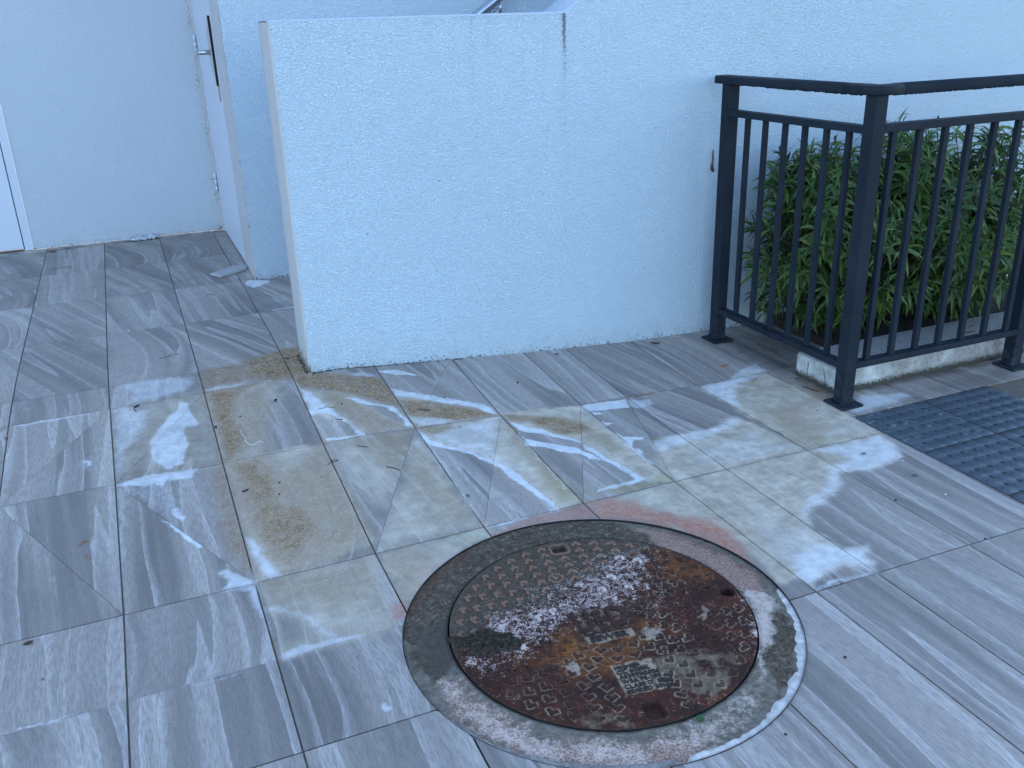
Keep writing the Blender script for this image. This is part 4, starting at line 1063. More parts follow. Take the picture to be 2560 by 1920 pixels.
idx = np.arange(m_*m_).reshape(m_, m_)
q = np.stack([idx[:-1, :-1], idx[:-1, 1:], idx[1:, 1:], idx[1:, :-1]], -1).reshape(-1, 4)
ok = keepv[q].all(1) & inside[q].any(1); q = q[ok]
used = np.unique(q); rm = -np.ones(m_*m_, int); rm[used] = np.arange(len(used)); q = rm[q]; X = X[used]; Y = Y[used]; r = np.hypot(X, Y)
ringw = np.zeros(len(X)); dmin = np.full(len(X), 9.)
for (tx, ty_, tt) in TR:
    k = np.where((np.abs(X-tx) < .021) & (np.abs(Y-ty_) < .021))[0]
    dmin[k] = np.minimum(dmin[k], poly_sd(X[k]+.0012*vnoise(X[k], Y[k], 260, 3), Y[k]+.0012*vnoise(X[k], Y[k], 260, 8), vee(tx, ty_, tt)))
region = np.clip((X*.5-Y*.9+.05)/.12, 0, 1)*np.clip(.75+vnoise(X, Y, 17, 12), 0, 1)
ringw = np.exp(-((np.maximum(dmin, 0)-.0024)/.0016)**2)*region*(dmin < .012)
h = np.zeros(len(X))
d1 = rrect(X, Y, .041, .302, .020, .019, .006, ROT)
d2 = rrect(X, Y, -.046, -.305, .0205, .023, .008, ROT)
d3 = np.hypot(X-.314, Y+.040)-.0165
for dd, rim, dep in ((d1, .0028, .014), (d2, .0028, .012), (d3, .0020, .030)):
    h = np.where(dd < -.0006, -dep*np.clip(-dd/.0022, 0, 1), h)
    h = np.where((dd >= -.0006) & (dd < .006), rim*(1-np.clip((dd-.004)/.002, 0, 1)), h)
h = h+np.where(r > MR-.006, -.0015*np.clip((r-(MR-.006))/.006, 0, 1), 0)
h += .0006*vnoise(X, Y, 60, 21)
WX_, WY_ = X+MC[0], Y+MC[1]
A, B = lid_attrs(WX_, WY_, ringw)
rimm = np.zeros(len(X))
for dd in (d1, d2, d3): rimm = np.maximum(rimm, ((dd > -.001) & (dd < .006)))
inner = np.zeros(len(X))
for dd in (d1, d2, d3): inner = np.maximum(inner, dd < -.001)
B[:, 2] = np.maximum(B[:, 2], rimm*.8); B[:, 3] = inner*.75*(.6+.4*vnoise(X, Y, 300, 4)); A[:, 1] *= (1-inner)
# pale scale on the ground of the small lettering and under SEWER
lx = X*math.cos(-ROT)-Y*math.sin(-ROT); ly = X*math.sin(-ROT)+Y*math.cos(-ROT)
wob = .003*vnoise(X, Y, 90, 7)
p1 = np.clip(.5-np.maximum(np.abs(lx-.0085)-.046, np.abs(ly+.2055)-.0475-wob)/.004, 0, 1)
p2 = np.clip(.5-np.maximum(np.abs(lx+.002)-.056, np.abs(ly+.066)-.0135-wob)/.004, 0, 1)
p3 = np.clip(.5-np.maximum(np.abs(lx+.002)-.064, np.abs(ly-.006)-.050-wob)/.006, 0, 1)*.4
B[:, 1] = np.maximum.reduce([B[:, 1], p1*np.clip(1.1+vnoise(X, Y, 110, 6)*.6, 0, 1), p2*.9*np.clip(1.+vnoise(X, Y, 110, 16)*.7, 0, 1), p3*np.clip(.3+vnoise(X, Y, 140, 5), 0, 1)])
nv = len(X)
ang = np.linspace(0, 2*PI, 97)[:-1]
V = [(a, b, c) for a, b, c in zip(X, Y, h)]
F = [tuple(int(i) for i in f) for f in q]
lid = mesh_obj('cast_plate', V, F, M_IRON, mh)
lid.location = (MC[0], MC[1], MZ)
set_attr(lid.data, 'lidA', A); set_attr(lid.data, 'lidB', B)
# side of the plate
bm = bmesh.new()
tp_ = [bm.verts.new((MR*math.cos(t), MR*math.sin(t), -.0016)) for t in ang]; bt_ = [bm.verts.new((MR*math.cos(t), MR*math.sin(t), -.03)) for t in ang]
for k in range(96): bm.faces.new((tp_[k-1], bt_[k-1], bt_[k], tp_[k]))
o = bm_obj('plate_edge', bm, M_IRON, mh); o.location = lid.location
def iron_piece(name, bm, tread=1., ink=0., wl=1.):
    o = bm_obj(name, bm, M_IRON, mh)
    o.location = (MC[0], MC[1], MZ)
    co = np.empty(len(o.data.vertices)*3, np.float32); o.data.vertices.foreach_get('co', co); co = co.reshape(-1, 3)
    A, B = lid_attrs(co[:, 0]+MC[0], co[:, 1]+MC[1], None, tread, ink)
    A[:, 1] *= wl
    if ink:
        A[:, 1] *= .2
    set_attr(o.data, 'lidA', A); set_attr(o.data, 'lidB', B)
    return o
rr = random.Random(5)
for (tx, ty_, tt) in TR:
    bm = bmesh.new()
    t2 = tt+rr.uniform(-.04, .04)
    top = [bm.verts.new((p[0], p[1], .0036)) for p in vee(tx, ty_, t2, .92)]
    bot = [bm.verts.new((p[0], p[1], -.001)) for p in vee(tx, ty_, t2, 1.06)]
    n6 = 6
    bm.faces.new((top[0], top[1], top[2], top[3])); bm.faces.new((top[0], top[3], top[4], top[5]))
    for k in range(n6): bm.faces.new((bot[k], bot[(k+1) % n6], top[(k+1) % n6], top[k]))
    bmesh.ops.recalc_face_normals(bm, faces=bm.faces)
    wsel = rr.random()
    iron_piece('raised_tread', bm, .9, 0, 1.6 if wsel < .3 else .75)
# wavy emblem ring
bm = bmesh.new()
cxx, cyy = -.023, .187
N = 64; prevs = None; loops = []
for k in range(N):
    t = 2*PI*k/N; ro_ = .0185+.0018*math.cos(8*t); ri_ = ro_-.0042
    loops.append([bm.verts.new((cxx+R_*math.cos(t), cyy+R_*math.sin(t), z_)) for R_, z_ in ((ro_+.0008, -.001), (ro_, .0034), (ri_, .0034), (ri_-.0008, -.001))])
for k in range(N):
    a, b = loops[k-1], loops[k]
    for j in range(3): bm.faces.new((a[j], b[j], b[j+1], a[j+1]))
bmesh.ops.recalc_face_normals(bm, faces=bm.faces)
iron_piece('scalloped_emblem', bm)
bm = bmesh.new(); add_box(bm, cxx-.005, cxx+.005, cyy-.0035, cyy+.0035, -.001, .003, .0008, 1); iron_piece('emblem_centre', bm)
# hole rim
bm = bmesh.new(); loops = []
for k in range(40):
    t = 2*PI*k/40
    loops.append([bm.verts.new((.314+R_*math.cos(t), -.040+R_*math.sin(t), z_)) for R_, z_ in ((.0215, -.001), (.0205, .003), (.0178, .003), (.0168, -.028))])
for k in range(40):
    a, b = loops[k-1], loops[k]
    for j in range(3): bm.faces.new((a[j], b[j], b[j+1], a[j+1]))
bmesh.ops.recalc_face_normals(bm, faces=bm.faces)
iron_piece('lifting_eye_rim', bm)
# cast lettering
def lettering(name, body, size, x, y, ext, ink, bold=0., sx=1.):
    cu = bpy.data.curves.new(name, 'FONT'); cu.body = body; cu.size = size; cu.extrude = ext/2; cu.offset = bold; cu.resolution_u = 3
    cu.align_x = 'LEFT'
    to = bpy.data.objects.new('tmp_text', cu); COL.objects.link(to)
    dg = bpy.context.evaluated_depsgraph_get(); dg.update()
    me = bpy.data.meshes.new_from_object(to.evaluated_get(dg))
    bpy.data.objects.remove(to); bpy.data.curves.remove(cu)
    bm = bmesh.new(); bm.from_mesh(me); bpy.data.meshes.remove(me)
    bmesh.ops.transform(bm, verts=bm.verts, matrix=Matrix.Diagonal((sx, 1, 1, 1)))
    bmesh.ops.transform(bm, verts=bm.verts, matrix=Matrix.Translation((x, y, ext/2)))
    bmesh.ops.transform(bm, verts=bm.verts, matrix=Matrix.Rotation(ROT, 4, 'Z'))
    return iron_piece(name, bm, .9, ink)
lettering('cast_letter', 'U', .104, -.066, -.036, .0045, .35, .0014, .60)
lettering('cast_letter', 'E', .098, -.018, -.040, .0045, .45, .0010, .50)
lettering('cast_letter', 'D', .098, .015, -.036, .0045, .35, .0012, .62)
lettering('cast_lettering', 'SEWER', .027, -.050, -.0755, .0036, 1., .0004, 1.05)
for k, s_ in enumerate(('Hygrade', 'CC 600BK', 'AS3996:2006', 'WSA PS-290', 'CLASS D  82kg', 'SEALED 30kg')):
    lettering('cast_lettering', s_, .0162, -.033, -.1745-k*.0152, .0022, 1., .00025, 1.02)

# concrete collar with the joint round the lid
co_ = empty('concrete_collar'); tag(co_, 'stained concrete ring round the rusted manhole cover, white sealant along its outer edge', 'manhole collar')
nr, na = 44, 360
r0, r1 = .3475, .4472
V = []; F = []
for j in range(nr+1):
    rr_ = r0+(r1-r0)*j/nr
    for k in range(na):
        t = 2*PI*k/na
        x, y = rr_*math.cos(t), rr_*math.sin(t)
        V.append((x, y, 0))
V = np.array(V, float)
gx, gy = V[:, 0]+MC[0], V[:, 1]+MC[1]
off = np.array([HC[0]-MC[0], HC[1]-MC[1]])
rad = np.hypot(V[:, 0], V[:, 1]); tt = (rad-r0)/(r1-r0)
V[:, 0] += off[0]*tt; V[:, 1] += off[1]*tt; gx, gy = V[:, 0]+MC[0], V[:, 1]+MC[1]
edgez = gza(gx, gy)-.0025
V[:, 2] = (MZ-.0022)*(1-tt)+edgez*tt+.0011*vnoise(gx, gy, 38, 31)+.0007*vnoise(gx, gy, 120, 33)-np.where(tt < .05, .002, 0)
F = [(j*na+k, j*na+(k+1) % na, (j+1)*na+(k+1) % na, (j+1)*na+k) for j in range(nr) for k in range(na)]
F = [f[::-1] for f in F]
col_o = mesh_obj('concrete_ring', V-np.array([0, 0, 0]), F, M_COLLAR, co_); col_o.location = (MC[0], MC[1], 0)
L = stain_layers(gx, gy, LID_STAINS, .012); zz = np.zeros(len(gx)); g = lambda k: L.get(k, zz)
ri = np.clip(1-tt/.06, 0, 1)*.9+np.clip((tt-.97)/.03, 0, 1)*.45*np.clip(.4+vnoise(gx, gy, 11, 77), 0, 1)
set_attr(col_o.data, 'lidA', np.stack([g('D'), g('W'), g('P'), g('S')], 1)); set_attr(col_o.data, 'lidB', np.stack([g('R'), ri, zz, zz], 1))
col_o.data.polygons.foreach_set('use_smooth', [True]*len(F))
bm = bmesh.new()
for R_ in (.3472, .4465):
    a_ = [bm.verts.new((R_*math.cos(t), R_*math.sin(t), MZ-.003)) for t in ang]; b_ = [bm.verts.new((R_*math.cos(t), R_*math.sin(t), MZ-.035)) for t in ang]
    for k in range(96): bm.faces.new((a_[k-1], b_[k-1], b_[k], a_[k]))
o = bm_obj('joint_wall', bm, M_DARK, co_); o.location = (MC[0], MC[1], 0)
bm = bmesh.new(); bmesh.ops.create_circle(bm, cap_ends=True, segments=96, radius=.446)
o = bm_obj('joint_bottom', bm, M_DARK, co_); o.location = (MC[0], MC[1], MZ-.034)
# lumpy sealant bead
def bead(name, a0, a1, wfn, mat, hgt=.005):
    N = int(abs(a1-a0)/math.radians(.35)); cs = 7; V = []; F = []
    for i in range(N+1):
        t = a0+(a1-a0)*i/N
        s = np.array([t*HR]); k1 = float(vnoise(s, s*0+3, 26, 40)[0]); k2 = float(vnoise(s, s*0+7, 85, 41)[0]); k3 = float(vnoise(s, s*0+11, 9, 42)[0])
        w = wfn(i/N)*(1+.30*k1+.18*k2+.2*k3)
        e = min(1, i/6, (N-i)/6)
        hh = hgt*(1+.35*k2)*e
        for c in range(cs):
            u = c/(cs-1); rad = HR+.002-w*u*max(e, .05)
            if c == cs-1: rad += .0015*k2
            z = math.sin(PI*min(max(u*.92+.04, 0), 1))**.6*hh-.004
            x, y = HC[0]+rad*math.cos(t), HC[1]+rad*math.sin(t)
            V.append((x, y, gz(x, y)+z+.001*k1))
    F = [(i*cs+c, i*cs+c+1, (i+1)*cs+c+1, (i+1)*cs+c) for i in range(N) for c in range(cs-1)]
    o = mesh_obj(name, V, F, mat, co_, True)
    bm = bmesh.new(); bm.from_mesh(o.data); bmesh.ops.recalc_face_normals(bm, faces=bm.faces)
    if sum(f.normal.z for f in bm.faces) < 0: bmesh.ops.reverse_faces(bm, faces=bm.faces)
    bm.to_mesh(o.data); bm.free()
    return o
bead('sealant_bead', math.radians(-8), math.radians(-98), lambda u: .0125+.007*math.sin(PI*min(1, u*1.1)), M_SEAL, .0055)
bead('sealant_bead', math.radians(-98), math.radians(-163), lambda u: .017*(1-.55*u), M_SEALG, .0045)
# ------------------------------------------------------------------ fence
fe = empty('fence_railing', (0, 0, 0)); tag(fe, 'charcoal blue metal corner railing with square bars in front of the shrub', 'railing')
def post(x0, y0):
    p = box('post', x0, x0+.048, y0, y0+.048, gz(x0, y0)+.004, .999, M_POST, fe, .003)
    g = gz(x0, y0)+.0012
    box('base_plate', x0-.026, x0+.068, y0-.032, y0+.066, g, g+.0085, M_POST, p, .002, 1)
    # weld fillet
    box('weld_collar', x0-.002, x0+.050, y0-.002, y0+.050, g+.0084, g+.0145, M_POST, p, .002, 1)
    return p
post(2.146, 2.223); post(2.146, 2.974); post(2.955, 2.223)
def rail(name, x0, x1, y0, y1, z0, z1, bev=.002, seg=2): return box(name, x0, x1, y0, y1, z0, z1, M_POST, fe, bev, seg)
rail('middle_rail', 2.1462, 2.184, 2.2715, 2.9735, .882, .906)
rail('middle_rail', 2.1945, 2.9545, 2.2232, 2.261, .886, .911)
rail('bottom_rail', 2.1462, 2.184, 2.2715, 2.9735, .098, .121)
rail('bottom_rail', 2.1945, 2.9545, 2.2232, 2.261, .100, .122)
for y in (2.875, 2.771, 2.661, 2.557, 2.450, 2.345): rail('bar', 2.157, 2.175, y-.009, y+.009, .1205, .8825, .0015, 1)
for x in (2.248, 2.357, 2.467, 2.575, 2.685, 2.796, 2.910): rail('bar', x-.010, x+.010, 2.233, 2.252, .1215, .8865, .0015, 1)
# top rail: rounded section swept, mitred at the corner
def sweep(name, path, w0, w1, z0, z1, rnd):
    """path in plan; section spans w0 (outer, left of travel) .. w1"""
    sec = []
    for k, (cx_, cz_, a0) in enumerate(((w1-rnd, z1-rnd, 0), (w0+rnd, z1-rnd, 90), (w0+rnd, z0+rnd*.4, 180), (w1-rnd, z0+rnd*.4, 270))):
        rz = rnd if k < 2 else rnd*.4
        for q_ in range(5):
            t = math.radians(a0+q_*22.5); sec.append((cx_+rnd*math.cos(t), cz_+rz*math.sin(t)))
    bm = bmesh.new(); R = []
    for i, p in enumerate(path):
        p = Vector(p)
        if i == 0: d = (Vector(path[1])-p).normalized(); nrm = Vector((-d.y, d.x)); sc = 1
        elif i == len(path)-1: d = (p-Vector(path[i-1])).normalized(); nrm = Vector((-d.y, d.x)); sc = 1
        else:
            d1 = (p-Vector(path[i-1])).normalized(); d2 = (Vector(path[i+1])-p).normalized()
            n1 = Vector((-d1.y, d1.x)); n2 = Vector((-d2.y, d2.x)); nrm = (n1+n2).normalized(); sc = 1/nrm.dot(n1)
        R.append([bm.verts.new((p.x+nrm.x*s*sc, p.y+nrm.y*s*sc, z)) for s, z in sec])
    for A_, B_ in zip(R, R[1:]):
        for k in range(len(sec)): bm.faces.new((A_[k], A_[(k+1) % len(sec)], B_[(k+1) % len(sec)], B_[k]))
    bm.faces.new(R[0]); bm.faces.new(R[-1][::-1]); bmesh.ops.recalc_face_normals(bm, faces=bm.faces)
    o = bm_obj(name, bm, M_POST, fe)
    for p_ in o.data.polygons: p_.use_smooth = len(p_.vertices) == 4
    return o
RX = 2.1685; RYY = 2.2455
sweep('top_rail', [(RX, 3.058), (RX, 2.362)], -.0325, .0325, .998, 1.028, .009)
sweep('top_rail_corner', [(RX, 2.3607), (RX, RYY), (2.245, RYY)], -.0327, .0327, .9982, 1.0285, .009)
sweep('top_rail', [(2.2456, RYY), (3.6, RYY)], -.0325, .0325, .998, 1.029, .009)
post(3.50, 2.223)
# drops hanging under the top rail
bm = bmesh.new(); rd = random.Random(3)
def drop(x, y, s):
    r = bmesh.ops.create_icosphere(bm, subdivisions=1, radius=s)
    for v in r['verts']: v.co = Vector((x+v.co.x*1.5, y+v.co.y*1.5, .9985+v.co.z*.9-.0005))
y = 2.96
while y > 2.28:
    drop(RX-.0325+.010, y, rd.uniform(.0018, .0042)*(1.2 if y < 2.75 else .8)); y -= rd.uniform(.005, .016)
x = 2.21
while x < 3.5:
    drop(x, RYY-.0325+.010, rd.uniform(.0022, .0042)); x += rd.uniform(.006, .014)
o = bm_obj('water_drops', bm, M_POST, fe, True); tag(o, kind='stuff')

# ------------------------------------------------------------------ concrete kerb and bed under the shrub
bm = bmesh.new(); add_box(bm, 2.205, 3.9, 2.320, 2.545, -.045, .060, .012, 3)
kb = bm_obj('concrete_kerb', bm, M_KERB); tag(kb, 'low white-painted concrete kerb block with black grime along its foot, under the railing', 'kerb')
sb = box('planting_bed', 2.50, 3.9, 2.547, 3.100, -.04, .004, M_SOIL); tag(sb, kind='structure')

# ------------------------------------------------------------------ shrubs
def leaf_geo(base, d, nrm, L, W, droop, fold, twist):
    """lance leaf: returns verts (list) and faces; 3 columns x 7 rows"""
    d = d.normalized(); side = d.cross(nrm).normalized(); nrm = side.cross(d).normalized()
    V = []; n = 6; p = Vector(base); A = []
    wprof = (.10, .62, .98, 1.0, .74, .36, .02)
    for i in range(n+1):
        w = wprof[i]*W/2
        a = twist*math.sin(i*1.1)
        s2 = (side*math.cos(a)+nrm*math.sin(a))
        n2 = (nrm*math.cos(a)-side*math.sin(a))
        V += [p-s2*w+n2*w*fold, Vector(p), p+s2*w+n2*w*fold]
        A += [1, 0, 1]
        step = L/n
        p = p+d*step
        g = Vector((0, 0, -1))
        d = (d+g*droop/n).normalized()
        side = (side-d*side.dot(d)).normalized(); nrm = side.cross(d).normalized()
    F = []
    for i in range(n):
        for c in range(2):
            a = i*3+c; F.append((a, a+1, a+4, a+3))
    return V, F, A
def make_shrub(label, group, blobs, ntips, nsingle, seed, root, clips):
    rnd = random.Random(seed)
    t = empty('leafy_shrub'); t.location = (0, 0, 0)
    tag(t, label, 'shrub', group)
    LV = []
    stems = bmesh.new()
    tips = []
    while len(tips) < ntips:
        b = rnd.choice(blobs)
        c, r = Vector(b[0]), b[1]
        v = Vector((rnd.gauss(0, 1), rnd.gauss(0, 1), rnd.gauss(0, 1))).normalized()
        k = rnd.uniform(.42, 1.03) if rnd.random() < .42 else rnd.uniform(.84, 1.05)
        k *= 1+.10*math.sin(v.x*7+seed)*math.cos(v.z*6+v.y*4)
        p = c+Vector((v.x*r[0], v.y*r[1], v.z*r[2]))*k
        if not clips(p): continue
        tips.append((p, v, k))
    extra = []
    for p, v, k in tips:
        base = Vector((root[0]+rnd.uniform(-.12, .12), root[1]+rnd.uniform(-.08, .08), 0.0))
        if k > .8 or rnd.random() < .5:
            mid = base.lerp(p, .55)+Vector((0, 0, .12))+Vector((rnd.uniform(-.03, .03), rnd.uniform(-.03, .03), 0))
            pts = []
            for q_ in range(6):
                u = q_/5; pts.append(base*(1-u)**2+mid*2*u*(1-u)+p*u*u)
            tube_bm(stems, pts, [.0045, .004, .0032, .0026, .002, .0014], 4)
            sh = (pts[-1]-pts[-2]).normalized()
        else: sh = v
        young = .9 if rnd.random() < .03 else 0.
        lowfront = p.y < 2.62 and p.z < .42
        if lowfront and rnd.random() < .20: young = rnd.uniform(.45, .95)
        if p.z > .66 and rnd.random() < .5: young = max(young, rnd.uniform(.15, .55))
        young = max(young, rnd.choice((0, .06, .14, .28)))
        nl = rnd.randint(6, 10)
        ph = rnd.uniform(0, 6.28)
        shv = (sh+v*.5).normalized()
        X_ = shv.orthogonal().normalized(); Y_ = shv.cross(X_)
        for a in range(nl):
            th = ph+a*2.399; up_ = a/nl
            d = (X_*math.cos(th)+Y_*math.sin(th))*rnd.uniform(.7, 1.1)+shv*(.25+1.0*up_*up_)+Vector((0, 0, .18))
            bp = p-shv*(.075*(1-up_))
            L = rnd.uniform(.070, .125)*(1.12-.45*up_); W = L*rnd.uniform(.115, .165)
            nrm = shv if rnd.random() < .9 else Vector((rnd.uniform(-1, 1), rnd.uniform(-1, 1), 1))
            if abs(d.normalized().dot(nrm.normalized())) > .97: nrm = Vector((1, .2, .1))
            V_, F_, A_ = leaf_geo(bp, d, nrm, L, W, rnd.uniform(.7, 2.3), rnd.uniform(.05, .5), rnd.uniform(-.45, .45))
            LV.append((V_, F_, A_, young, rnd.random(), p.y+rnd.uniform(0, .02)))
    LV = [l for l in LV if all(clipleaf(v) for v in l[0])]
    # the leaves nearest the viewer become parts of their own
    LV.sort(key=lambda l: l[0][9].length)
    singles = LV[:nsingle*3:3] + []
    rest = [l for i, l in enumerate(LV) if not (i < nsingle*3 and i % 3 == 0)]
    def build(name, group_):
        V = []; F = []; C = []
        for V_, F_, A_, yg, vr, _ in group_:
            o_ = len(V); V += [tuple(v) for v in V_]; F += [tuple(i+o_ for i in f) for f in F_]
            C += [(yg, vr, a, 1) for a in A_]
        o = mesh_obj(name, V, F, M_LEAF, t, True)
        set_attr(o.data, 'tint', np.array(C))
        return o
    for l in singles: build('leaf', [l])
    tag(build('foliage', rest), kind='stuff')
    so = bm_obj('stems', stems, M_STEM, t, True); tag(so, kind='stuff')
    return t
def clipleaf(v):
    if v.y > 3.104: return False
    if v.x < 2.190 and v.y > 2.2 and v.z > .10 and v.x > 2.135: return False
    if v.x < 2.14: return False
    if v.y < 2.268 : return False
    if v.z < .062 and v.y < 2.55: return False
    if v.z < .0: return False
    return True
def clipA(p): return p.y < 3.06 and p.y > 2.34 and p.x > 2.21 and p.z > .08
g1 = 'leafy shrubs behind the railing'
make_shrub('smaller left shrub with narrow drooping leaves, behind the short side of the railing', None,
           [((2.58, 2.80, .38), (.38, .26, .36)), ((2.44, 2.84, .36), (.22, .20, .34)), ((2.62, 2.68, .30), (.34, .28, .26)), ((2.70, 2.86, .55), (.26, .2, .27)), ((2.46, 2.88, .60), (.17, .16, .17))],
           400, 100, 3, (2.66, 2.80), clipA)
make_shrub('taller right shrub with narrow drooping leaves, behind the long side of the railing', None,
           [((3.14, 2.78, .43), (.42, .28, .385)), ((3.05, 2.66, .34), (.34, .28, .28)), ((3.52, 2.80, .44), (.40, .28, .37)), ((2.92, 2.86, .56), (.25, .2, .25))],
           620, 150, 8, (3.2, 2.80), clipA)

# ------------------------------------------------------------------ loose things on the ground
MB = {
 'brown': mat_simple('dry_brown_leaf', (.10, .05, .03), (.05, .028, .02), .7, 120, .4),
 'tan': mat_simple('dry_tan_leaf', (.34, .22, .13), (.2, .12, .07), .7, 120, .4),
 'orange': mat_simple('orange_twig_bark', (.30, .13, .06), (.18, .07, .04), .7, 120, .4),
 'red': mat_simple('dark_red_twig_bark', (.10, .022, .022), (.05, .012, .012), .6, 120, .4),
 'black': mat_simple('black_debris', (.012, .012, .013), None, .7, 120, .4),
 'white': mat_simple('white_thread', (.72, .73, .74), (.6, .6, .62), .6, 120, .2),
 'grey': mat_simple('grey_pebble', (.12, .12, .125), (.07, .07, .07), .7, 60, .4),
 'strip': mat_simple('pale_grey_board', (.40, .42, .43), (.33, .34, .36), .6, 14, .1),
 'blue': mat_simple('blue_plastic', (.02, .12, .22), None, .4, 60, .1),
 'green': mat_simple('fresh_green_leaf', (.02, .085, .018), (.015, .06, .012), .5, 90, .3),
 'rag': mat_simple('white_crumpled_film', (.62, .64, .66), (.45, .47, .5), .4, 40, .3)}
def on(x, y, dz=0): return Vector((x, y, gz(x, y)+dz))
def twig(name, pts, rad, mat, label, cat, n=5):
    rad *= .75
    P_ = [on(a, b, rad*.9+(c if len(q_) > 2 else 0)) for q_ in pts for (a, b, c) in [(q_+(0,))[:3]]]
    # smooth
    fine = []
    for i in range(len(P_)-1):
        p0 = P_[max(i-1, 0)]; p1 = P_[i]; p2 = P_[i+1]; p3 = P_[min(i+2, len(P_)-1)]
        for k in range(4):
            t = k/4; fine.append(.5*((2*p1)+(p2-p0)*t+(2*p0-5*p1+4*p2-p3)*t*t+(3*p1-p0-3*p2+p3)*t**3))
    fine.append(P_[-1])
    bm = bmesh.new(); m_ = len(fine)
    tube_bm(bm, fine, [rad*(1 if 0 < i < m_-1 else .5)*(1+.2*math.sin(i*2.3)) for i in range(m_)], n)
    o = bm_obj(name, bm, MB[mat], None, True); tag(o, label, cat); return o
def scrap_leaf(x, y, L, W, ang_, mat, label, cat='fallen leaf', curl=.3, name='fallen_leaf'):
    if mat == 'black': L *= .72; W *= .72
    V = []; F = []; n = 7
    for i in range(n+1):
        u = i/n; w = W/2*math.sin(PI*min(.97, u*.94+.03))**.8
        for c, s_ in ((0, -1), (1, 0), (2, 1)):
            lx_, ly_ = (u-.5)*L, s_*w
            X_ = x+lx_*math.cos(ang_)-ly_*math.sin(ang_); Y_ = y+lx_*math.sin(ang_)+ly_*math.cos(ang_)
            V.append((X_, Y_, gz(X_, Y_)+.0015+curl*W*(s_*s_*.5)+curl*L*.12*(2*u-1)**2))
    for i in range(n):
        for c in range(2): a = i*3+c; F.append((a, a+3, a+4, a+1))
    V += [(v[0], v[1], v[2]-.0007) for v in V]
    k = 3*(n+1); F += [tuple(q_+k for q_ in f[::-1]) for f in F]
    o = mesh_obj(name, V, F, MB[mat], None, True); tag(o, label, cat); return o
def pebble(x, y, s, mat, label, cat='pebble', flat=.5, el=1.3, name='pebble', seed=0):
    bm = bmesh.new(); s *= .72; bmesh.ops.create_icosphere(bm, subdivisions=2, radius=s)
    rp = random.Random(seed+int(x*1000)); a = rp.uniform(0, 3)
    for v in bm.verts:
        k = 1+.25*mnoise.noise(v.co*(1.2/s)+Vector((x*9, y*7, 0)))
        v.co *= k; v.co.x *= el; v.co.z *= flat
    bmesh.ops.rotate(bm, verts=bm.verts, cent=(0, 0, 0), matrix=Matrix.Rotation(a, 3, 'Z'))
    o = bm_obj(name, bm, MB[mat], None, True); o.location = on(x, y, s*flat*.8); tag(o, label, cat); return o

# pale board strip lying at the foot of the door
bm = bmesh.new()
bp = [(.352, 4.580), (.485, 4.672), (.489, 4.760), (.429, 4.748), (.412, 4.736), (.307, 4.660), (.320, 4.640)]
vs = [bm.verts.new((p[0], p[1], gz(*p)+.012)) for p in bp]; f = bm.faces.new(vs)
r_ = bmesh.ops.extrude_face_region(bm, geom=[f])
for v in r_['geom']:
    if isinstance(v, bmesh.types.BMVert): v.co.z -= .010
bmesh.ops.recalc_face_normals(bm, faces=bm.faces)
o = bm_obj('board_strip', bm, MB['strip']); tag(o, 'broken pale grey board strip lying at the foot of the white door', 'board strip')
# crumpled clear film at foot of the rear wall
bm = bmesh.new(); bmesh.ops.create_grid(bm, x_segments=22, y_segments=9, size=.5)
for v in bm.verts:
    x, y = v.co.x, v.co.y
    w = max(0, 1-(2*abs(x))**2)*.5+.5
    v.co = Vector((.045+x*.17, 5.735+y*.06*w, gz(.05, 5.7)+.004+abs(mnoise.noise(Vector((x*9, y*6, 1))))*.045*w))
o = bm_obj('plastic_scrap', bm, MB['rag'], None, True)
md = o.modifiers.new('t', 'SOLIDIFY'); md.thickness = .001
tag(o, 'crumpled whitish plastic scrap at the foot of the far left wall', 'plastic scrap')
# moss clump on the lid
bm = bmesh.new(); bmesh.ops.create_grid(bm, x_segments=90, y_segments=50, size=.5)
cl = [(.484, 1.600), (.520, 1.575), (.546, 1.592), (.606, 1.556), (.632, 1.506), (.604, 1.484), (.560, 1.498), (.538, 1.484), (.500, 1.520), (.484, 1.540)]
cen = np.array(cl).mean(0)
vx = np.array([cen[0]+v.co.x*.19 for v in bm.verts]); vy = np.array([cen[1]+v.co.y*.15 for v in bm.verts])
sdv = poly_sd(vx+.007*vnoise(vx, vy, 70, 1), vy+.007*vnoise(vx, vy, 70, 2), cl)
kill = []
for v, a, b, s_ in zip(bm.verts, vx, vy, sdv):
    hgt = max(0, min(1, -s_/.012))**.5
    n_ = .0065*mnoise.noise(Vector((a*110, b*110, 0)))+.003*mnoise.noise(Vector((a*330, b*330, 4)))
    v.co = Vector((a, b, MZ-.002+hgt*(.007+n_*1.5)))
    if s_ > .004: kill.append(v)
bmesh.ops.delete(bm, geom=kill, context='VERTS')
o = bm_obj('moss_clump', bm, M_MOSS, None, True); tag(o, 'black mossy silt clump lying on the left part of the manhole cover', 'silt clump')
# crust of dirt along the foot of the low wall near its left corner
bm = bmesh.new(); rc = random.Random(9)
for _ in range(260):
    u = rc.random()**1.7
    x = .50+u*.62; y = WY-.002-rc.random()*.010
    if rc.random() < .22: x = .486-rc.random()*.010; y = WY+rc.random()*.18
    s_ = rc.uniform(.0010, .0028)
    r_ = bmesh.ops.create_icosphere(bm, subdivisions=1, radius=s_)
    for v in r_['verts']: v.co = Vector((v.co.x*rc.uniform(.8, 1.8)+x, v.co.y+y, v.co.z*.8+gz(x, y)+s_*.5))
o = bm_obj('wall_foot_dirt', bm, mat_simple('brown_crumb_dirt', (.10, .08, .05), (.035, .03, .02), .9), None, True)
tag(o, 'crumbly brown dirt along the foot of the low wall at its left corner', 'dirt', None, 'stuff')

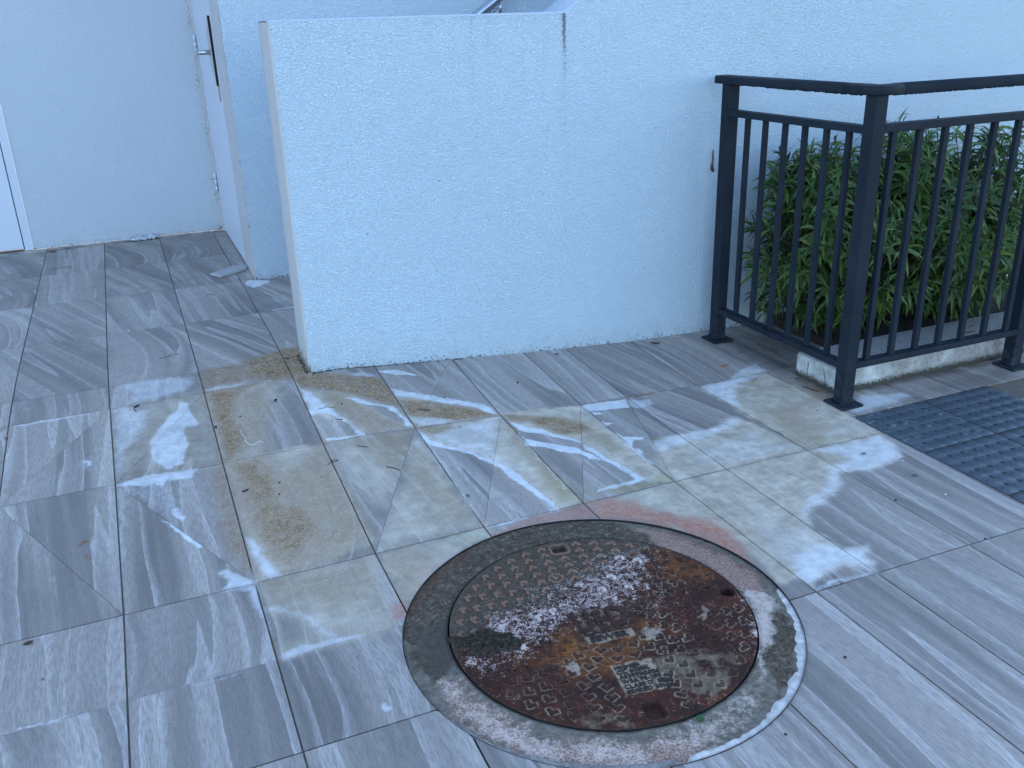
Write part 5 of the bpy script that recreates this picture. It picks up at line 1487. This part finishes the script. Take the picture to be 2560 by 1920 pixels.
twig('thread', [(.201, 2.797), (.199, 2.768), (.207, 2.742), (.204, 2.715), (.222, 2.686), (.238, 2.698), (.248, 2.700), (.255, 2.686)], .0013, 'white', 'thin wavy white thread lying on the ochre stained tile', 'thread')
scrap_leaf(1.898, 3.045, .040, .014, -.55, 'brown', 'dark brown leaf at the foot of the wall near the left railing post', curl=.5)
twig('twig', [(1.545, 2.603), (1.58, 2.604), (1.622, 2.604)], .0022, 'orange', 'straight orange twig lying in a tile joint below the wall', 'twig')
twig('twig', [(2.147, 2.431, .002), (2.153, 2.408, .004), (2.157, 2.39, .001), (2.165, 2.362, .003)], .0030, 'red', 'knobbly dark red twig in front of the kerb end', 'twig')
pebble(1.983, 1.734, .0095, 'grey', 'dark grey oval pebble on the tile left of the tactile tiles', 'pebble', .35, 1.5)
pebble(.743, 2.167, .0075, 'grey', 'grey round pebble on the tile just above the manhole collar', 'pebble', .5, 1.2)
scrap_leaf(1.952, 1.909, .020, .008, .1, 'tan', 'small orange-tan leaf scrap on the white patch beside the tactile tiles')
twig('seed_husk', [(.152, 2.431), (.160, 2.430), (.170, 2.436)], .0036, 'black', 'fat black seed husk on the ochre tile left of centre', 'seed husk')
twig('twig', [(.243, 2.371), (.250, 2.386), (.262, 2.395)], .0009, 'orange', 'thin orange needle on the ochre tile left of centre', 'twig')
twig('twig', [(.339, 2.118), (.346, 2.128), (.352, 2.142)], .0009, 'orange', 'thin reddish needle near the lower edge of the ochre tile', 'twig')
twig('twig', [(.570, 2.405), (.589, 2.387), (.603, 2.368)], .0020, 'brown', 'straight brown twig on the tile below the diagonal joint, centre', 'twig')
twig('twig', [(.775, 2.738), (.787, 2.731), (.815, 2.716)], .0026, 'brown', 'dark twig on the brown stain below the low wall', 'twig')
twig('twig', [(.462, 2.842), (.474, 2.836), (.488, 2.843), (.503, 2.832), (.520, 2.832)], .0013, 'brown', 'thin kinked stalk on the white streak under the wall corner', 'twig')
twig('twig', [(.500, 2.745), (.520, 2.738)], .0022, 'brown', 'short brown straw on the purple-grey tile under the wall corner', 'twig')
scrap_leaf(.212, 2.881, .010, .008, .3, 'black', 'tiny black leaf crumb on the brown corner of the stained tile')
scrap_leaf(.339, 2.945, .020, .014, .9, 'black', 'curled black leaf crumb below the left corner of the low wall', curl=.8)
scrap_leaf(.129, 2.837, .016, .012, 1.9, 'black', 'black leaf crumb on the joint left of the brown stain', curl=.7)
scrap_leaf(-.098, 3.073, .028, .012, .4, 'black', 'black curled leaf on the joint above the white lime patch', curl=.9)
twig('twig', [(-.098, 3.073, .004), (-.107, 3.055, .006), (-.100, 3.043)], .0018, 'black', 'black stalk hanging off the curled leaf above the lime patch', 'twig')
pebble(-.487, 3.011, .0075, 'orange', 'small orange-brown crumb at the left edge of the picture', 'crumb', .6, 1.2, 'crumb')
twig('twig', [(.0, 3.478), (.02, 3.487), (.05, 3.49), (.068, 3.505), (.05, 3.513), (.035, 3.50)], .0010, 'brown', 'thin looped stalk on the tile left of the low wall', 'twig')
twig('twig', [(.246, 4.262), (.256, 4.292), (.272, 4.296), (.287, 4.268)], .0012, 'brown', 'arched thin stalk on the tile below the board strip', 'twig')
scrap_leaf(-.455, 5.672, .05, .018, .3, 'tan', 'tan dry leaf at the foot of the left door frame', curl=.6)
twig('twig', [(-.43, 5.690), (-.39, 5.72), (-.36, 5.70)], .002, 'brown', 'dry stalk beside the tan leaf near the left door frame', 'twig')
twig('twig', [(-.45, 5.21), (-.41, 5.235), (-.36, 5.24), (-.345, 5.215), (-.38, 5.20)], .0014, 'brown', 'looped dry stalk on the far left tiles', 'twig')
twig('twig', [(.353, 3.140), (.349, 3.160), (.360, 3.176), (.376, 3.166)], .0010, 'red', 'curved hair-thin stalk on the ochre stain left of the wall corner', 'twig')
scrap_leaf(.440, 3.268, .022, .007, .2, 'black', 'small black leaf on the ochre stain beside the wall end', curl=.5)
twig('caterpillar_husk', [(-.278, 2.331), (-.272, 2.345), (-.262, 2.349), (-.250, 2.345)], .0030, 'tan', 'small curved tan husk on the left tile, upper of two', 'husk')
twig('caterpillar_husk', [(-.262, 2.285), (-.259, 2.272), (-.251, 2.262)], .0030, 'tan', 'small dark-ended tan husk on the left tile, lower of two', 'husk')
scrap_leaf(-.381, 1.983, .020, .013, .2, 'brown', 'brown oval leaf scrap at the lower left edge')
pebble(-.345, 1.833, .0045, 'orange', 'tiny reddish crumb on the lower left tile', 'crumb', .6, 1.2, 'crumb')
pebble(.259, 2.438, .0040, 'black', 'tiny black speck on the ochre tile, upper right of the seed husk', 'seed', .7, 1., 'seed')
pebble(.248, 2.378, .0036, 'black', 'tiny black speck on the ochre tile, right of the orange needle', 'seed', .7, 1., 'seed')
pebble(1.192, 2.844, .0055, 'black', 'round black seed on the banded tile below the wall', 'seed', .7, 1., 'seed')
pebble(.892, 2.794, .0040, 'black', 'tiny black seed at the edge of the white band below the wall', 'seed', .7, 1., 'seed')
pebble(.486, 2.745, .0030, 'black', 'tiny black seed on the purple-grey tile under the wall corner', 'seed', .7, 1., 'seed')
pebble(.542, 2.843, .0042, 'black', 'black seed on the ochre streak under the wall corner', 'seed', .7, 1.2, 'seed')
pebble(.429, 2.500, .0036, 'black', 'black speck on the joint right of the ochre tile', 'seed', .7, 1.3, 'seed')
pebble(.869, 2.575, .0034, 'black', 'tiny black seed on the pale film in the middle', 'seed', .7, 1., 'seed')
twig('twig', [(.410, 2.482), (.425, 2.492), (.445, 2.494), (.437, 2.505)], .0013, 'black', 'black forked stalk on the joint at the top right of the ochre tile', 'twig')
twig('twig', [(.52, 2.560), (.535, 2.549), (.55, 2.538)], .0015, 'black', 'short forked black stalk on the film below the joint crossing', 'twig')
pebble(1.822, 1.645, .0050, 'black', 'round black seed in the joint right of the lime patch', 'seed', .7, 1., 'seed')
pebble(2.049, 2.234, .0034, 'black', 'tiny black seed on the mottled tile left of the corner post', 'seed', .7, 1., 'seed')
pebble(1.225, 1.178, .0045, 'black', 'small black seed on the tile right of the manhole', 'seed', .7, 1., 'seed')
pebble(1.876, 1.394, .0040, 'black', 'tiny black seed on the long joint at the right edge', 'seed', .7, 1., 'seed')
pebble(.968, 1.050, .0032, 'black', 'tiny black seed on the tile below the white sealant', 'seed', .7, 1.4, 'seed')
pebble(2.025, 1.822, .0032, 'white', 'tiny white chip on the tile beside the tactile field, upper', 'chip', .5, 1.3, 'paint_chip')
pebble(1.973, 1.612, .0040, 'white', 'tiny white chip on the tile beside the tactile field, lower', 'chip', .5, 1.6, 'paint_chip')
pebble(2.212, 2.507, .0060, 'blue', 'small blue plastic bit at the foot of the kerb end', 'plastic bit', .6, 1.2, 'plastic_bit')
scrap_leaf(1.454, 3.058, .022, .008, .2, 'brown', 'short brown leaf scrap below the middle of the wall')
# round green leaf on the collar
bm = bmesh.new(); bmesh.ops.create_circle(bm, cap_ends=True, segments=14, radius=.0085)
r_ = bmesh.ops.extrude_face_region(bm, geom=list(bm.faces))
for v in r_['geom']:
    if isinstance(v, bmesh.types.BMVert): v.co.z += .0012
bmesh.ops.recalc_face_normals(bm, faces=bm.faces)
o = bm_obj('green_leaf', bm, MB['green']); o.location = (.843, 1.148, -.0185); o.rotation_euler = (.10, .08, 0); tag(o, 'tiny round green leaf on the collar below the manhole cover', 'leaf')
# dry leaf stuck upright on the wall
V = []; F = []
zz_ = [(.742, .001), (.725, .003), (.708, .0045), (.695, .003), (.680, .006), (.664, .009), (.655, .006)]
xo = [2.178, 2.1785, 2.181, 2.180, 2.178, 2.180, 2.186]
for (z_, w_), x_ in zip(zz_, xo): V += [(x_-w_, WY-.004, z_), (x_, WY-.009, z_), (x_+w_, WY-.003, z_)]
for i in range(6):
    for c in range(2): a = i*3+c; F.append((a, a+3, a+4, a+1))
o = mesh_obj('wall_leaf', V, F, MB['red'], None, True)
md = o.modifiers.new('t', 'SOLIDIFY'); md.thickness = .0012
tag(o, 'dark red dry leaf hanging on the wall left of the railing', 'dry leaf')
# leaf litter on the kerb top
for x_, y_, L_, a_ in ((2.70, 2.44, .035, .2), (2.83, 2.47, .045, .1), (2.93, 2.41, .05, -.1), (2.62, 2.48, .03, .6), (3.0, 2.46, .04, .4)):
    o = scrap_leaf(x_, y_, L_, L_*.28, a_, 'tan', 'x', 'fallen leaf', .3)
    for v in o.data.vertices: v.co.z = .0615+(v.co.z-gz(x_, y_))*.8
    where = {2.70: 'second from the left', 2.83: 'in the middle of the row', 2.93: 'nearest the right railing post', 2.62: 'leftmost', 3.0: 'behind the right railing post'}[x_]
    o['label'] = 'dry tan leaf lying on the kerb top, '+where
    o['group'] = 'dry leaves on the kerb top'
# pale dry leaf caught in the left shrub
V = []; F = []
for i in range(6):
    u = i/5; w_ = .006*math.sin(PI*min(.95, u+.05)); x_ = 2.345+.035*u; z_ = .395+.055*u; y_ = 2.36+.01*u
    V += [(x_-w_, y_, z_+w_*.6), (x_, y_-.004, z_), (x_+w_, y_, z_-w_*.6)]
for i in range(5):
    for c in range(2): a = i*3+c; F.append((a, a+3, a+4, a+1))
o = mesh_obj('fallen_leaf', V, F, MB['tan'], None, True); md = o.modifiers.new('t', 'SOLIDIFY'); md.thickness = .001
tag(o, 'pale dry leaf caught in the left shrub beside the corner post', 'fallen leaf')
